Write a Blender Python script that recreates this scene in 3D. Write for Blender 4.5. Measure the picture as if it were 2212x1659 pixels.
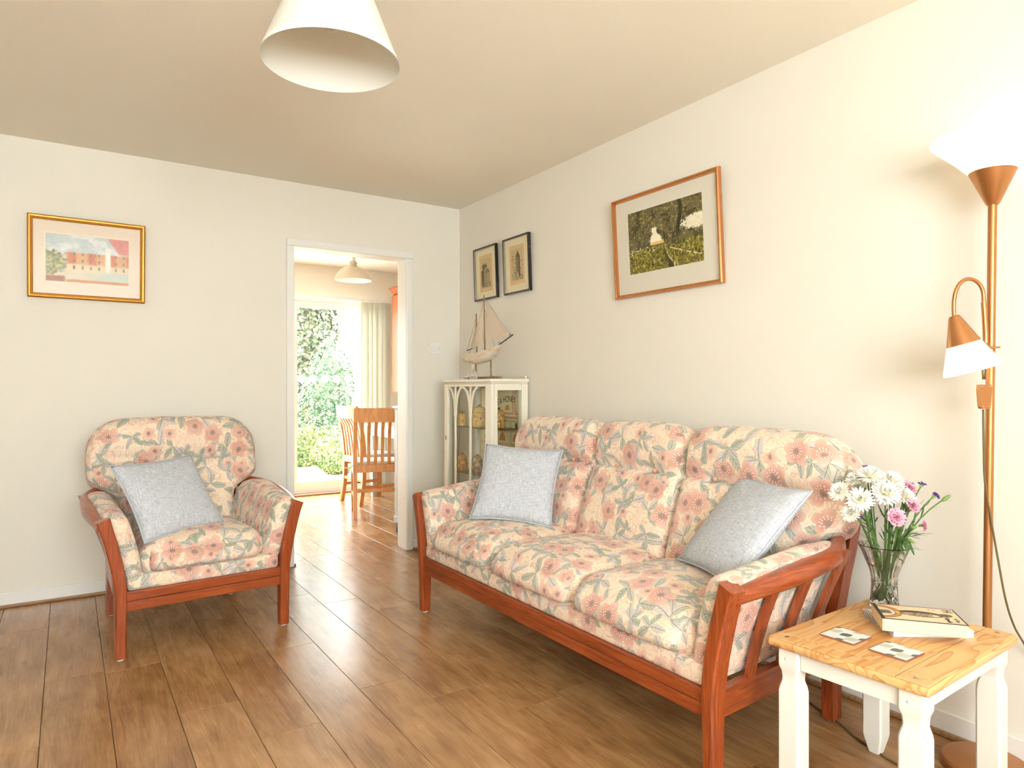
import bpy, bmesh, math, random
import numpy as np
from mathutils import Vector, Matrix

PI = math.pi
random.seed(7)
scn = bpy.context.scene
C = scn.collection
for o in list(bpy.data.objects):
    bpy.data.objects.remove(o)

# ------------------------------------------------------------------ camera
FPX, CAMH, YAW = 1462.0, 1.11, math.atan(959 / 1462.0)
cd = bpy.data.cameras.new('camera')
cd.sensor_width = 36.0
cd.lens = FPX / 2212 * 36.0
cd.shift_y = 10 / 2212
cd.clip_start = 0.02
cam = bpy.data.objects.new('camera', cd)
cam.location = (0, 0, CAMH)
cam.rotation_euler = (PI / 2, 0, -YAW)
C.objects.link(cam)
scn.camera = cam

# ------------------------------------------------------------------ world, sun, window light, exposure
SKY, SUN, WINDOW_W, EXPO = 20.0, 10.0, 60.0, 0.0
w = bpy.data.worlds.new('world')
scn.world = w
w.use_nodes = True
w.node_tree.nodes['Background'].inputs[0].default_value = (0.91, 0.965, 1.0, 1)
w.node_tree.nodes['Background'].inputs[1].default_value = SKY

sd = bpy.data.lights.new('sun', 'SUN')
sd.energy = SUN
sd.angle = math.radians(12)
sd.color = (1.0, 0.95, 0.86)
so = bpy.data.objects.new('sun', sd)
so.rotation_euler = Vector((-0.42, -0.75, -1.0)).to_track_quat('-Z', 'Y').to_euler()
so.location = (0, 12, 10)
C.objects.link(so)


def area(name, loc, rot, sx, sy, power, col):
    l = bpy.data.lights.new(name, 'AREA')
    l.shape = 'RECTANGLE'
    l.size, l.size_y, l.energy, l.color = sx, sy, power, col
    o = bpy.data.objects.new(name, l)
    o.location, o.rotation_euler = loc, rot
    C.objects.link(o)
    return o


# daylight coming in through the big window behind the camera
area('window_daylight', (-0.10, -1.84, 1.5), (PI / 2, 0, 0), 2.08, 1.15, WINDOW_W, (0.93, 0.97, 1.0))

scn.view_settings.view_transform = 'Standard'
scn.view_settings.look = 'None'
scn.view_settings.gamma = 1.0
scn.view_settings.use_curve_mapping = False
scn.view_settings.exposure = EXPO


# ================================================================== helpers
def lin(c):
    return tuple(((v / 255) / 12.92 if v / 255 <= 0.04045 else ((v / 255 + 0.055) / 1.055) ** 2.4) for v in c)


def lin4(c):
    return (*lin(c), 1)


class G:
    """small node-graph helper"""
    def __init__(s, name):
        s.m = bpy.data.materials.new(name)
        s.m.use_nodes = True
        s.t = s.m.node_tree
        s.b = s.t.nodes['Principled BSDF']
        s.out = s.t.nodes['Material Output']

    def n(s, typ, **kw):
        nd = s.t.nodes.new(typ)
        for k, v in kw.items():
            setattr(nd, k, v)
        return nd

    def put(s, sock, v):
        if isinstance(v, bpy.types.NodeSocket):
            s.t.links.new(v, sock)
        elif isinstance(v, (tuple, list)) and len(v) == 3 and sock.type == 'RGBA':
            sock.default_value = (*v, 1)
        else:
            sock.default_value = v

    def M(s, op, a, b=None, c=None, clamp=False):
        nd = s.n('ShaderNodeMath', operation=op, use_clamp=clamp)
        s.put(nd.inputs[0], a)
        if b is not None:
            s.put(nd.inputs[1], b)
        if c is not None:
            s.put(nd.inputs[2], c)
        return nd.outputs[0]

    def V(s, op, a, b=None, out=0):
        nd = s.n('ShaderNodeVectorMath', operation=op)
        s.put(nd.inputs[0], a)
        if b is not None:
            if op == 'SCALE':
                s.put(nd.inputs['Scale'], b)
            else:
                s.put(nd.inputs[1], b)
        return nd.outputs[out]

    def mix(s, f, a, b, mode='MIX'):
        nd = s.n('ShaderNodeMix', data_type='RGBA', blend_type=mode)
        s.put(nd.inputs[0], f)
        s.put(nd.inputs[6], a)
        s.put(nd.inputs[7], b)
        return nd.outputs[2]

    def noise(s, vec, scale, detail=3, rough=0.5, dist=0.0):
        nd = s.n('ShaderNodeTexNoise')
        if vec is not None:
            s.put(nd.inputs['Vector'], vec)
        nd.inputs['Scale'].default_value = scale
        nd.inputs['Detail'].default_value = detail
        nd.inputs['Roughness'].default_value = rough
        nd.inputs['Distortion'].default_value = dist
        return nd.outputs[0]

    def ramp(s, f, stops):
        nd = s.n('ShaderNodeValToRGB')
        el = nd.color_ramp.elements
        while len(el) < len(stops):
            el.new(0.5)
        for e, (p, c) in zip(el, stops):
            e.position = p
            e.color = (*c, 1) if len(c) == 3 else c
        s.put(nd.inputs[0], f)
        return nd.outputs[0]

    def step(s, x, lo, hi):
        nd = s.n('ShaderNodeMapRange', interpolation_type='SMOOTHSTEP')
        s.put(nd.inputs[0], x)
        nd.inputs[1].default_value = lo
        nd.inputs[2].default_value = hi
        return nd.outputs[0]

    def coord(s, kind='Object', scale=None, rand=False):
        tc = s.n('ShaderNodeTexCoord')
        v = tc.outputs[kind]
        if rand:
            oi = s.n('ShaderNodeObjectInfo')
            r = s.M('MULTIPLY', oi.outputs['Random'], 37.0)
            cb = s.n('ShaderNodeCombineXYZ')
            for i in range(3):
                s.put(cb.inputs[i], r)
            v = s.V('ADD', v, cb.outputs[0])
        if scale:
            v = s.V('MULTIPLY', v, scale)
        return v

    def bump(s, h, strength=0.2, dist=0.002):
        nd = s.n('ShaderNodeBump')
        nd.inputs['Strength'].default_value = strength
        nd.inputs['Distance'].default_value = dist
        s.put(nd.inputs['Height'], h)
        s.put(s.b.inputs['Normal'], nd.outputs[0])

    def set(s, col=None, rough=None, metal=None, spec=None, emit=None, es=None, **kw):
        if col is not None:
            s.put(s.b.inputs['Base Color'], col)
        if rough is not None:
            s.put(s.b.inputs['Roughness'], rough)
        if metal is not None:
            s.put(s.b.inputs['Metallic'], metal)
        if spec is not None:
            s.put(s.b.inputs['Specular IOR Level'], spec)
        if emit is not None:
            s.put(s.b.inputs['Emission Color'], emit)
            s.put(s.b.inputs['Emission Strength'], es)
        for k, v in kw.items():
            s.put(s.b.inputs[k.replace('_', ' ')], v)
        return s.m


def paint_mat(name, rgb, rough=0.5, var=0.03, nscale=6, bump=0.0, spec=0.5, metal=0.0, bscale=120, **kw):
    g = G(name)
    c = lin(rgb)
    n = g.noise(g.coord(), nscale, 4)
    col = g.mix(n, tuple(max(0, v * (1 - var)) for v in c), tuple(min(1, v * (1 + var)) for v in c))
    g.set(col, rough, metal, spec, **kw)
    if bump:
        g.bump(g.noise(g.coord(), bscale, 3), bump, 0.001)
    return g.m


def wood_mat(name, dark, mid, light, axis='z', rough=0.3, stretch=14.0, scale=5.0, coat=0.0, spec=0.5, rand=True):
    g = G(name)
    k = {'x': (1, stretch, stretch), 'y': (stretch, 1, stretch), 'z': (stretch, stretch, 1)}[axis]
    v = g.coord('Object', k, rand)
    n1 = g.noise(v, scale, 5, 0.6, 0.6)
    n2 = g.noise(g.V('MULTIPLY', v, (4, 4, 4)), scale, 3, 0.6)
    f = g.M('ADD', g.M('MULTIPLY', n1, 0.72), g.M('MULTIPLY', n2, 0.28))
    col = g.ramp(f, [(0.32, lin(dark)), (0.5, lin(mid)), (0.68, lin(light))])
    g.set(col, rough, 0, spec)
    g.b.inputs['Coat Weight'].default_value = coat
    g.b.inputs['Coat Roughness'].default_value = 0.15
    g.bump(n2, 0.08, 0.001)
    return g.m


def clear_mat(name, tint=(1, 1, 1), rough=0.0, ior=1.45, strength=1.0):
    """thin flat glazing: transparent with a Fresnel reflection"""
    g = G(name)
    t = g.n('ShaderNodeBsdfTransparent')
    t.inputs[0].default_value = (*tint, 1)
    gl = g.n('ShaderNodeBsdfGlossy')
    gl.inputs['Roughness'].default_value = rough
    fr = g.n('ShaderNodeLayerWeight')
    r0 = ((ior - 1) / (ior + 1)) ** 2
    f5 = g.M('POWER', fr.outputs['Facing'], 5.0)
    mx = g.n('ShaderNodeMixShader')
    g.put(mx.inputs[0], g.M('MULTIPLY', g.M('ADD', r0, g.M('MULTIPLY', f5, 1 - r0)), strength))
    g.t.links.new(t.outputs[0], mx.inputs[1])
    g.t.links.new(gl.outputs[0], mx.inputs[2])
    g.t.links.new(mx.outputs[0], g.out.inputs[0])
    return g.m


# ------------------------------------------------------------------ mesh building
class MB:
    def __init__(s):
        s.bm = bmesh.new()

    def box(s, x0, x1, y0, y1, z0, z1, bev=0.0, seg=2, rot=None, piv=None):
        r = bmesh.ops.create_cube(s.bm, size=1.0)
        vs = r['verts']
        for v in vs:
            v.co = Vector(((x0 + x1) / 2 + v.co.x * (x1 - x0), (y0 + y1) / 2 + v.co.y * (y1 - y0), (z0 + z1) / 2 + v.co.z * (z1 - z0)))
        if bev > 0:
            es = list({e for v in vs for e in v.link_edges})
            rb = bmesh.ops.bevel(s.bm, geom=es, offset=bev, segments=seg, profile=0.5, affect='EDGES', clamp_overlap=True)
            vs = list({v for f in rb['faces'] for v in f.verts} | {v for v in vs if v.is_valid})
        if rot is not None:
            bmesh.ops.rotate(s.bm, verts=vs, cent=piv or ((x0 + x1) / 2, (y0 + y1) / 2, (z0 + z1) / 2), matrix=rot)
        return s

    def loft(s, rings, cap=True, closed=True):
        """rings: list of equal-length lists of points"""
        R = [[s.bm.verts.new(p) for p in r] for r in rings]
        n = len(R[0])
        for a, b in zip(R, R[1:]):
            for i in range(n if closed else n - 1):
                j = (i + 1) % n
                s.bm.faces.new((a[i], a[j], b[j], b[i]))
        if cap and closed:
            s.bm.faces.new(list(reversed(R[0])))
            s.bm.faces.new(R[-1])
        return s

    def tube(s, pts, rad, n=8, cap=True, flat=None):
        pts = [Vector(p) for p in pts]
        if not isinstance(rad, (list, tuple)):
            rad = [rad] * len(pts)
        rings = []
        up = None
        for i, p in enumerate(pts):
            t = (pts[min(i + 1, len(pts) - 1)] - pts[max(i - 1, 0)]).normalized()
            if up is None:
                up = Vector((0, 0, 1)) if abs(t.z) < 0.9 else Vector((1, 0, 0))
            a = t.cross(up).normalized()
            b = a.cross(t).normalized()
            up = b
            k = flat if flat else 1.0
            rings.append([p + a * (rad[i] * math.cos(2 * PI * j / n)) + b * (rad[i] * k * math.sin(2 * PI * j / n)) for j in range(n)])
        return s.loft(rings, cap)

    def lathe(s, prof, n=32, cx=0, cy=0, cz=0, mod=None, cap=True):
        rings = []
        for (r, z) in prof:
            ring = []
            for j in range(n):
                a = 2 * PI * j / n
                rr = r if mod is None else mod(r, z, a)
                ring.append((cx + rr * math.cos(a), cy + rr * math.sin(a), cz + z))
            rings.append(ring)
        return s.loft(rings, cap)

    def ball(s, c, r, sub=2, sc=(1, 1, 1)):
        q = bmesh.ops.create_icosphere(s.bm, subdivisions=sub, radius=1.0)
        for v in q['verts']:
            v.co = Vector((c[0] + v.co.x * r * sc[0], c[1] + v.co.y * r * sc[1], c[2] + v.co.z * r * sc[2]))
        return s

    def quad(s, a, b, c, d):
        s.bm.faces.new([s.bm.verts.new(p) for p in (a, b, c, d)])
        return s

    def prism(s, outline, axis, d0, d1):
        """outline of 2D points extruded along axis between d0 and d1"""
        def P(p, d):
            return {'x': (d, p[0], p[1]), 'y': (p[0], d, p[1]), 'z': (p[0], p[1], d)}[axis]
        s.loft([[P(p, d0) for p in outline], [P(p, d1) for p in outline]])
        return s

    def build(s, name, mat, parent=None, smooth=False, loc=None, rot=None):
        bmesh.ops.recalc_face_normals(s.bm, faces=s.bm.faces)
        me = bpy.data.meshes.new(name)
        s.bm.to_mesh(me)
        s.bm.free()
        return mk(name, me, mat, parent, smooth, loc, rot)


def mk(name, me, mat, parent=None, smooth=False, loc=None, rot=None):
    o = bpy.data.objects.new(name, me)
    C.objects.link(o)
    if mat is not None and not me.materials:
        me.materials.append(mat)
    if parent is not None:
        o.parent = parent
    if loc:
        o.location = loc
    if rot:
        o.rotation_euler = rot
    if smooth:
        ang = 0.7 if smooth is True else smooth
        me.shade_smooth()
        try:
            me.set_sharp_from_angle(angle=ang)
        except Exception:
            pass
    return o


def tag(o, label=None, cat=None, group=None, kind=None):
    if label:
        o['label'] = label
    if cat:
        o['category'] = cat
    if group:
        o['group'] = group
    if kind:
        o['kind'] = kind
    return o


def thing(name, label, cat, loc=(0, 0, 0), rot=0.0, group=None):
    o = bpy.data.objects.new(name, None)
    o.empty_display_size = 0.1
    C.objects.link(o)
    o.location = loc
    o.rotation_euler = (0, 0, rot) if not isinstance(rot, tuple) else rot
    return tag(o, label, cat, group)


def copy_tree(o, parent=None):
    c = o.copy()
    C.objects.link(c)
    if parent is not None:
        c.parent = parent
    for ch in list(o.children):
        copy_tree(ch, c)
    return c


def struct(o):
    o['kind'] = 'structure'
    return o


def soft(hx, hy, hz, r, nx=16, ny=16, nz=8, deform=None, main='top', uvoff=(0, 0), uvs=1.0, rfun=None):
    """soft padded block with rounded edges; UV in metres, continuous over the edges of its main face"""
    idx = {}
    verts = []

    def P(i, j, k):
        key = (i, j, k)
        if key in idx:
            return idx[key]
        u, v, ww = (math.sin(PI / 2 * (-1 + 2 * i / nx)), math.sin(PI / 2 * (-1 + 2 * j / ny)), math.sin(PI / 2 * (-1 + 2 * k / nz)))
        q = Vector((hx * u, hy * v, hz * ww))
        inn = Vector((max(-(hx - r), min(hx - r, q.x)), max(-(hy - r), min(hy - r, q.y)), max(-(hz - r), min(hz - r, q.z))))
        d = q - inn
        if d.length > 1e-9:
            m = max(abs(d.x), abs(d.y), abs(d.z))
            d = d * (m / d.length)
        p = inn + d
        if deform:
            p = deform(p, u, v, ww)
            if isinstance(p, tuple):
                p, q = p
        idx[key] = len(verts)
        verts.append((p, q))
        return idx[key]
    faces, uvl = [], []

    def uv(q, side):
        if main == 'top':
            if side in '+z-z':
                a = (q.x, q.y)
            elif side == '-y':
                a = (q.x, -hy - (hz - q.z))
            elif side == '+y':
                a = (q.x, hy + (hz - q.z))
            elif side == '-x':
                a = (-hx - (hz - q.z), q.y)
            else:
                a = (hx + (hz - q.z), q.y)
        elif main == 'front':
            if side in ('-y', '+y'):
                a = (q.x, q.z)
            elif side == '+z':
                a = (q.x, hz + (q.y + hy))
            elif side == '-z':
                a = (q.x, -hz - (q.y + hy))
            elif side == '-x':
                a = (-hx - (q.y + hy), q.z)
            else:
                a = (hx + (q.y + hy), q.z)
        else:  # side panels (arm pads)
            if side in ('-x', '+x'):
                a = (q.y, q.z)
            elif side == '+z':
                a = (q.y, hz + q.x + hx)
            elif side == '-z':
                a = (q.y, -hz - q.x - hx)
            else:
                a = (-hy - (q.x + hx), q.z)
        return (a[0] * uvs + uvoff[0], a[1] * uvs + uvoff[1])

    def add(side, quad):
        ids = [P(*t) for t in quad]
        faces.append(ids)
        uvl.append([uv(verts[i][1], side) for i in ids])
    for i in range(nx):
        for j in range(ny):
            add('-z', [(i, j, 0), (i, j + 1, 0), (i + 1, j + 1, 0), (i + 1, j, 0)])
            add('+z', [(i, j, nz), (i + 1, j, nz), (i + 1, j + 1, nz), (i, j + 1, nz)])
    for i in range(nx):
        for k in range(nz):
            add('-y', [(i, 0, k), (i + 1, 0, k), (i + 1, 0, k + 1), (i, 0, k + 1)])
            add('+y', [(i, ny, k), (i, ny, k + 1), (i + 1, ny, k + 1), (i + 1, ny, k)])
    for j in range(ny):
        for k in range(nz):
            add('-x', [(0, j, k), (0, j, k + 1), (0, j + 1, k + 1), (0, j + 1, k)])
            add('+x', [(nx, j, k), (nx, j + 1, k), (nx, j + 1, k + 1), (nx, j, k + 1)])
    me = bpy.data.meshes.new('soft')
    me.from_pydata([tuple(v[0]) for v in verts], [], faces)
    ul = me.uv_layers.new(name='UVMap')
    flat = [c for f in uvl for p in f for c in p]
    ul.data.foreach_set('uv', flat)
    me.shade_smooth()
    me.update()
    return me


# ------------------------------------------------------------------ flat prints (colour computed per vertex)
def _h(ix, iy, seed):
    n = np.sin(ix * 127.1 + iy * 311.7 + seed * 74.7) * 43758.5453
    return n - np.floor(n)


def vn(x, y, seed=0, octv=3):
    t, amp, tot = 0, 1.0, 0
    for o in range(octv):
        xi, yi = np.floor(x), np.floor(y)
        fx, fy = x - xi, y - yi
        fx, fy = fx * fx * (3 - 2 * fx), fy * fy * (3 - 2 * fy)
        a = _h(xi, yi, seed + o)
        b = _h(xi + 1, yi, seed + o)
        c = _h(xi, yi + 1, seed + o)
        d = _h(xi + 1, yi + 1, seed + o)
        t = t + amp * (a * (1 - fx) * (1 - fy) + b * fx * (1 - fy) + c * (1 - fx) * fy + d * fx * fy)
        tot += amp
        amp *= 0.55
        x, y = x * 2.03 + 11.3, y * 2.03 + 5.7
    return t / tot


def blend(col, c, m):
    m = np.clip(m, 0, 1)[..., None]
    return col * (1 - m) + np.array(c, float) * m


def ss(x, a, b):
    t = np.clip((x - a) / (b - a), 0, 1)
    return t * t * (3 - 2 * t)


g = G('printed_paper')
at = g.n('ShaderNodeAttribute')
at.attribute_name = 'Col'
PRINT = g.set(at.outputs[0], 0.6, 0, 0.3)


def painted(name, x0, x1, z0, z1, nx, nz, func, parent, y=0.0, horiz=False, mat=None):
    """grid sheet in the xz plane (facing -y), or in xy facing +z; func(U,V)->sRGB 0..255 array"""
    U, V = np.meshgrid(np.linspace(0, 1, nx + 1), np.linspace(0, 1, nz + 1))
    col = func(U, V)
    col = np.clip(col, 0, 255) / 255
    col = np.where(col <= 0.04045, col / 12.92, ((col + 0.055) / 1.055) ** 2.4)
    X = x0 + U * (x1 - x0)
    Z = z0 + V * (z1 - z0)
    co = np.stack([X, Z, np.full_like(X, y)], -1) if horiz else np.stack([X, np.full_like(X, y), Z], -1)
    i = np.arange((nx + 1) * (nz + 1)).reshape(nz + 1, nx + 1)
    f = np.stack([i[:-1, :-1], i[:-1, 1:], i[1:, 1:], i[1:, :-1]], -1).reshape(-1, 4)
    me = bpy.data.meshes.new(name)
    me.from_pydata(co.reshape(-1, 3).tolist(), [], f.tolist())
    ca = me.color_attributes.new('Col', 'FLOAT_COLOR', 'POINT')
    ca.data.foreach_set('color', np.concatenate([col.reshape(-1, 3), np.ones((col.size // 3, 1))], 1).astype(np.float32).ravel())
    me.update()
    return mk(name, me, mat or PRINT, parent)


def text_mesh(body, size, align='CENTER'):
    cu = bpy.data.curves.new('lettering', 'FONT')
    cu.body = body
    cu.size = size
    cu.align_x = align
    cu.extrude = 0.0003
    o = bpy.data.objects.new('lettering', cu)
    C.objects.link(o)
    bpy.context.view_layer.update()
    me = bpy.data.meshes.new_from_object(o.evaluated_get(bpy.context.evaluated_depsgraph_get()))
    bpy.data.objects.remove(o)
    return me


# ================================================================== materials
WALL = paint_mat('cream_wall_paint', (239, 233, 221), 0.75, 0.02, 3, 0.12, 0.3, bscale=220)
WALL_D = paint_mat('peach_wall_paint', (244, 238, 226), 0.75, 0.02, 3, 0.1, 0.3, bscale=220)
CEIL = paint_mat('ceiling_paint', (248, 241, 226), 0.85, 0.02, 2, 0.08, 0.2, bscale=180)
WHITE = paint_mat('white_gloss_paint', (243, 241, 236), 0.28, 0.015, 5)
WHITE_S = paint_mat('white_satin_paint', (240, 238, 228), 0.4, 0.03, 9, 0.05)
CREAM = paint_mat('cream_cabinet_paint', (243, 236, 218), 0.4, 0.03, 9, 0.08)
UPVC = paint_mat('white_frame_plastic', (245, 245, 243), 0.3, 0.01, 4)
BEAD = wood_mat('oak_bead', (120, 85, 55), (158, 118, 80), (180, 140, 100), 'x', 0.4)
MAHOG = {a: wood_mat('red_stained_wood_' + a, (108, 44, 17), (150, 66, 28), (176, 88, 44), a, 0.28, 16, 6, 0.25) for a in 'xyz'}
PINE = None
OAK = wood_mat('light_oak', (178, 112, 54), (200, 134, 72), (214, 154, 90), 'z', 0.45, 12, 5, 0.1)
COPPER = paint_mat('satin_copper', (186, 130, 82), 0.36, 0.04, 3, metal=0.85)
GOLD = paint_mat('gilt_frame', (190, 132, 52), 0.35, 0.18, 60, metal=0.7, bump=0.3)
GOLD2 = paint_mat('rose_gilt_frame', (196, 134, 84), 0.25, 0.1, 40, metal=0.8)
BLACKW = paint_mat('black_lacquer', (38, 32, 28), 0.25, 0.1, 20)
GREYP = paint_mat('grey_paint', (176, 180, 184), 0.45, 0.04, 8)
DKGREY = paint_mat('dark_grey_paint', (92, 92, 90), 0.5, 0.05, 8)
CHROME = paint_mat('steel', (200, 200, 200), 0.25, 0.03, 8, metal=1.0)
GLAZE = clear_mat('picture_glazing', rough=0.16, strength=0.28)
PANE = clear_mat('window_glass', (0.98, 1.0, 0.99), 0.0)
CABGL = clear_mat('cabinet_glass', (0.97, 0.99, 0.98), 0.0, 1.4, 0.8)
MOUNT = paint_mat('ivory_mount_board', (226, 220, 204), 0.7, 0.01, 20)
MOUNTP = paint_mat('pink_mount_board', (240, 222, 202), 0.7, 0.01, 20)
CORD = paint_mat('brown_flex', (105, 88, 52), 0.4, 0.05, 20)


def floor_mat():
    g = G('oak_laminate')
    oi = g.n('ShaderNodeObjectInfo')
    v = g.coord('Object', None, True)
    vs = g.V('MULTIPLY', v, (15, 1.3, 1))
    n1 = g.noise(vs, 2.2, 6, 0.62, 0.9)
    n2 = g.noise(g.V('MULTIPLY', v, (75, 4, 1)), 2.5, 4, 0.6, 0.3)
    n3 = g.noise(g.V('MULTIPLY', v, (3.2, 1.6, 1)), 2.0, 3, 0.55, 0.4)
    f = g.M('ADD', g.M('MULTIPLY', n1, 0.36), g.M('MULTIPLY', n3, 0.40))
    f = g.M('ADD', f, g.M('MULTIPLY', n2, 0.24))
    f = g.M('ADD', f, g.M('MULTIPLY', g.M('SUBTRACT', oi.outputs['Random'], 0.5), 0.06))
    col = g.ramp(f, [(0.3, lin((114, 78, 46))), (0.44, lin((150, 108, 68))), (0.55, lin((172, 129, 86))), (0.7, lin((196, 156, 113)))])
    # a few darker knots
    kn = g.n('ShaderNodeTexVoronoi', voronoi_dimensions='2D')
    g.put(kn.inputs['Vector'], g.V('MULTIPLY', v, (5.0, 1.6, 1)))
    kn.inputs['Scale'].default_value = 1.0
    k = g.M('SUBTRACT', 1.0, g.step(g.M('ADD', kn.outputs['Distance'], g.M('MULTIPLY', n1, 0.14)), 0.06, 0.15))
    col = g.mix(g.M('MULTIPLY', k, 0.3), col, lin((78, 52, 34)))
    g.set(col, g.M('ADD', 0.19, g.M('MULTIPLY', n2, 0.12)), 0, 0.5)
    g.bump(n2, 0.1, 0.0006)
    return g.m


FLOOR = floor_mat()


def pine_mat():
    g = G('waxed_pine')
    v = g.coord('Object', (1.0, 7.0, 7.0), True)
    n = g.noise(v, 1.7, 2, 0.5, 0.5)
    fr = g.M('FRACT', g.M('MULTIPLY', n, 9.0))
    fine = g.noise(g.V('MULTIPLY', v, (3, 14, 14)), 4, 3)
    col = g.ramp(fr, [(0.0, lin((226, 184, 128))), (0.5, lin((224, 178, 120))), (0.82, lin((210, 154, 94))), (0.95, lin((192, 130, 72))), (1.0, lin((224, 182, 126)))])
    col = g.mix(g.M('MULTIPLY', fine, 0.25), col, lin((206, 150, 90)))
    g.set(col, 0.35, 0, 0.4)
    g.bump(fine, 0.05, 0.001)
    return g.m


PINE = pine_mat()


def floral_mat():
    g = G('floral_tapestry')
    uvn = g.V('SCALE', g.coord('UV'), 1.28)
    warp = g.noise(uvn, 9, 2)
    cb = g.n('ShaderNodeCombineXYZ')
    g.put(cb.inputs[0], g.M('MULTIPLY', g.M('SUBTRACT', warp, 0.5), 0.03))
    g.put(cb.inputs[1], g.M('MULTIPLY', g.M('SUBTRACT', g.noise(g.V('ADD', uvn, (5, 9, 0)), 9, 2), 0.5), 0.03))
    vec = g.V('ADD', uvn, cb.outputs[0])
    # marbled swirling ground
    sw = g.noise(uvn, 7.5, 2, 0.5, 2.2)
    fr = g.M('FRACT', g.M('MULTIPLY', sw, 7.0))
    base = g.ramp(fr, [(0.0, lin((240, 217, 186))), (0.3, lin((238, 205, 168))), (0.55, lin((232, 186, 148))), (0.75, lin((246, 228, 200))), (1.0, lin((236, 203, 168)))])
    blot = g.noise(uvn, 5, 2)
    base = g.mix(g.M('MULTIPLY', g.step(blot, 0.5, 0.7), 0.5), base, lin((238, 188, 158)))
    line = g.M('SUBTRACT', 1.0, g.step(g.M('ABSOLUTE', g.M('SUBTRACT', fr, 0.5)), 0.02, 0.07))
    base = g.mix(g.M('MULTIPLY', line, 0.4), base, lin((176, 126, 96)))
    line2 = g.M('SUBTRACT', 1.0, g.step(g.M('ABSOLUTE', g.M('SUBTRACT', g.M('FRACT', g.M('MULTIPLY', g.noise(uvn, 11, 1, 0.5, 1.0), 5.0)), 0.5)), 0.02, 0.06))
    base = g.mix(g.M('MULTIPLY', line2, 0.3), base, lin((150, 128, 110)))

    def cells(off, scale, rnd):
        vo = g.n('ShaderNodeTexVoronoi', voronoi_dimensions='2D')
        p = g.V('ADD', vec, off)
        g.put(vo.inputs['Vector'], p)
        vo.inputs['Scale'].default_value = scale
        vo.inputs['Randomness'].default_value = rnd
        d = g.V('SCALE', g.V('SUBTRACT', p, vo.outputs['Position']), scale)
        sp = g.n('ShaderNodeSeparateXYZ')
        g.put(sp.inputs[0], d)
        sc = g.n('ShaderNodeSeparateColor')
        g.put(sc.inputs[0], vo.outputs['Color'])
        r = g.M('SQRT', g.M('ADD', g.M('POWER', sp.outputs[0], 2.0), g.M('POWER', sp.outputs[1], 2.0)))
        ang = g.M('ADD', g.M('ARCTAN2', sp.outputs[1], sp.outputs[0]), g.M('MULTIPLY', sc.outputs[0], 6.283))
        return r, ang, sc.outputs[1], sc.outputs[2]

    # leaf sprays: lobes of pointed leaves, green and lavender
    def leaves(col, off, scale, nl, thr, a, c1, c2):
        r, ang, r1, r2 = cells(off, scale, 0.75)
        t = g.M('MULTIPLY', g.M('ADD', ang, 20.0), nl / (2 * PI))
        lob = g.M('FLOOR', t)
        de = g.M('MULTIPLY', g.M('SUBTRACT', g.M('FRACT', t), 0.5), 2 * PI / nl)
        lat = g.M('ABSOLUTE', g.M('MULTIPLY', r, g.M('SINE', de)))
        al = g.M('DIVIDE', g.M('MULTIPLY', r, g.M('COSINE', de)), a, clamp=True)
        hw = g.M('MULTIPLY', g.M('POWER', al, 0.75), g.M('POWER', g.M('SUBTRACT', 1.0, al), 0.8))
        hw = g.M('MULTIPLY', hw, 0.62 * a)
        ed = g.M('SUBTRACT', hw, lat)
        on = g.M('GREATER_THAN', r1, thr)
        # drop one lobe so the spray is one-sided
        on = g.M('MULTIPLY', on, g.M('GREATER_THAN', g.M('MODULO', g.M('ADD', lob, g.M('FLOOR', g.M('MULTIPLY', r2, 9.0))), nl), 0.5))
        m = g.M('MULTIPLY', g.step(ed, 0.0, 0.03), on)
        vein = g.M('SINE', g.M('SUBTRACT', g.M('MULTIPLY', al, 34.0), g.M('MULTIPLY', lat, 60.0)))
        side = g.step(g.M('SINE', g.M('ADD', de, g.M('MULTIPLY', lob, 2.1))), -0.25, 0.25)
        lc = g.mix(side, c1, c2)
        lc = g.mix(g.M('MULTIPLY', g.step(vein, 0.2, 0.9), 0.42), lc, lin((226, 214, 190)))
        lc = g.mix(g.M('SUBTRACT', 1.0, g.step(lat, 0.004, 0.02)), lc, lin((96, 106, 92)))
        rim = g.M('SUBTRACT', 1.0, g.step(ed, 0.008, 0.03))
        lc = g.mix(g.M('MULTIPLY', rim, 0.55), lc, lin((110, 104, 96)))
        return g.mix(g.M('MULTIPLY', m, 0.88), col, lc)

    def flowers(col, off, scale, thr, a, c1, c2):
        r, ang, r1, r2 = cells(off, scale, 0.7)
        pet = g.M('ABSOLUTE', g.M('COSINE', g.M('MULTIPLY', ang, 2.5)))
        R = g.M('MULTIPLY', g.M('ADD', 0.6, g.M('MULTIPLY', g.M('POWER', pet, 0.6), 0.4)), a)
        ed = g.M('SUBTRACT', R, r)
        m = g.M('MULTIPLY', g.step(ed, 0.0, 0.03), g.M('GREATER_THAN', r1, thr))
        rr = g.M('DIVIDE', r, a)
        hue = g.mix(g.step(g.M('SINE', g.M('ADD', ang, g.M('MULTIPLY', r2, 6.0))), -0.4, 0.6), c1, c2)
        fc = g.mix(g.M('MULTIPLY', g.step(rr, 0.55, 1.0), 0.5), hue, lin((240, 196, 168)))
        fc = g.mix(g.M('SUBTRACT', 1.0, g.step(rr, 0.2, 0.6)), fc, lin((176, 78, 58)))
        seam = g.M('SUBTRACT', 1.0, g.step(pet, 0.05, 0.2))
        fc = g.mix(g.M('MULTIPLY', seam, 0.5), fc, lin((170, 96, 76)))
        fc = g.mix(g.M('SUBTRACT', 1.0, g.step(rr, 0.13, 0.2)), fc, lin((122, 96, 92)))
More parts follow.
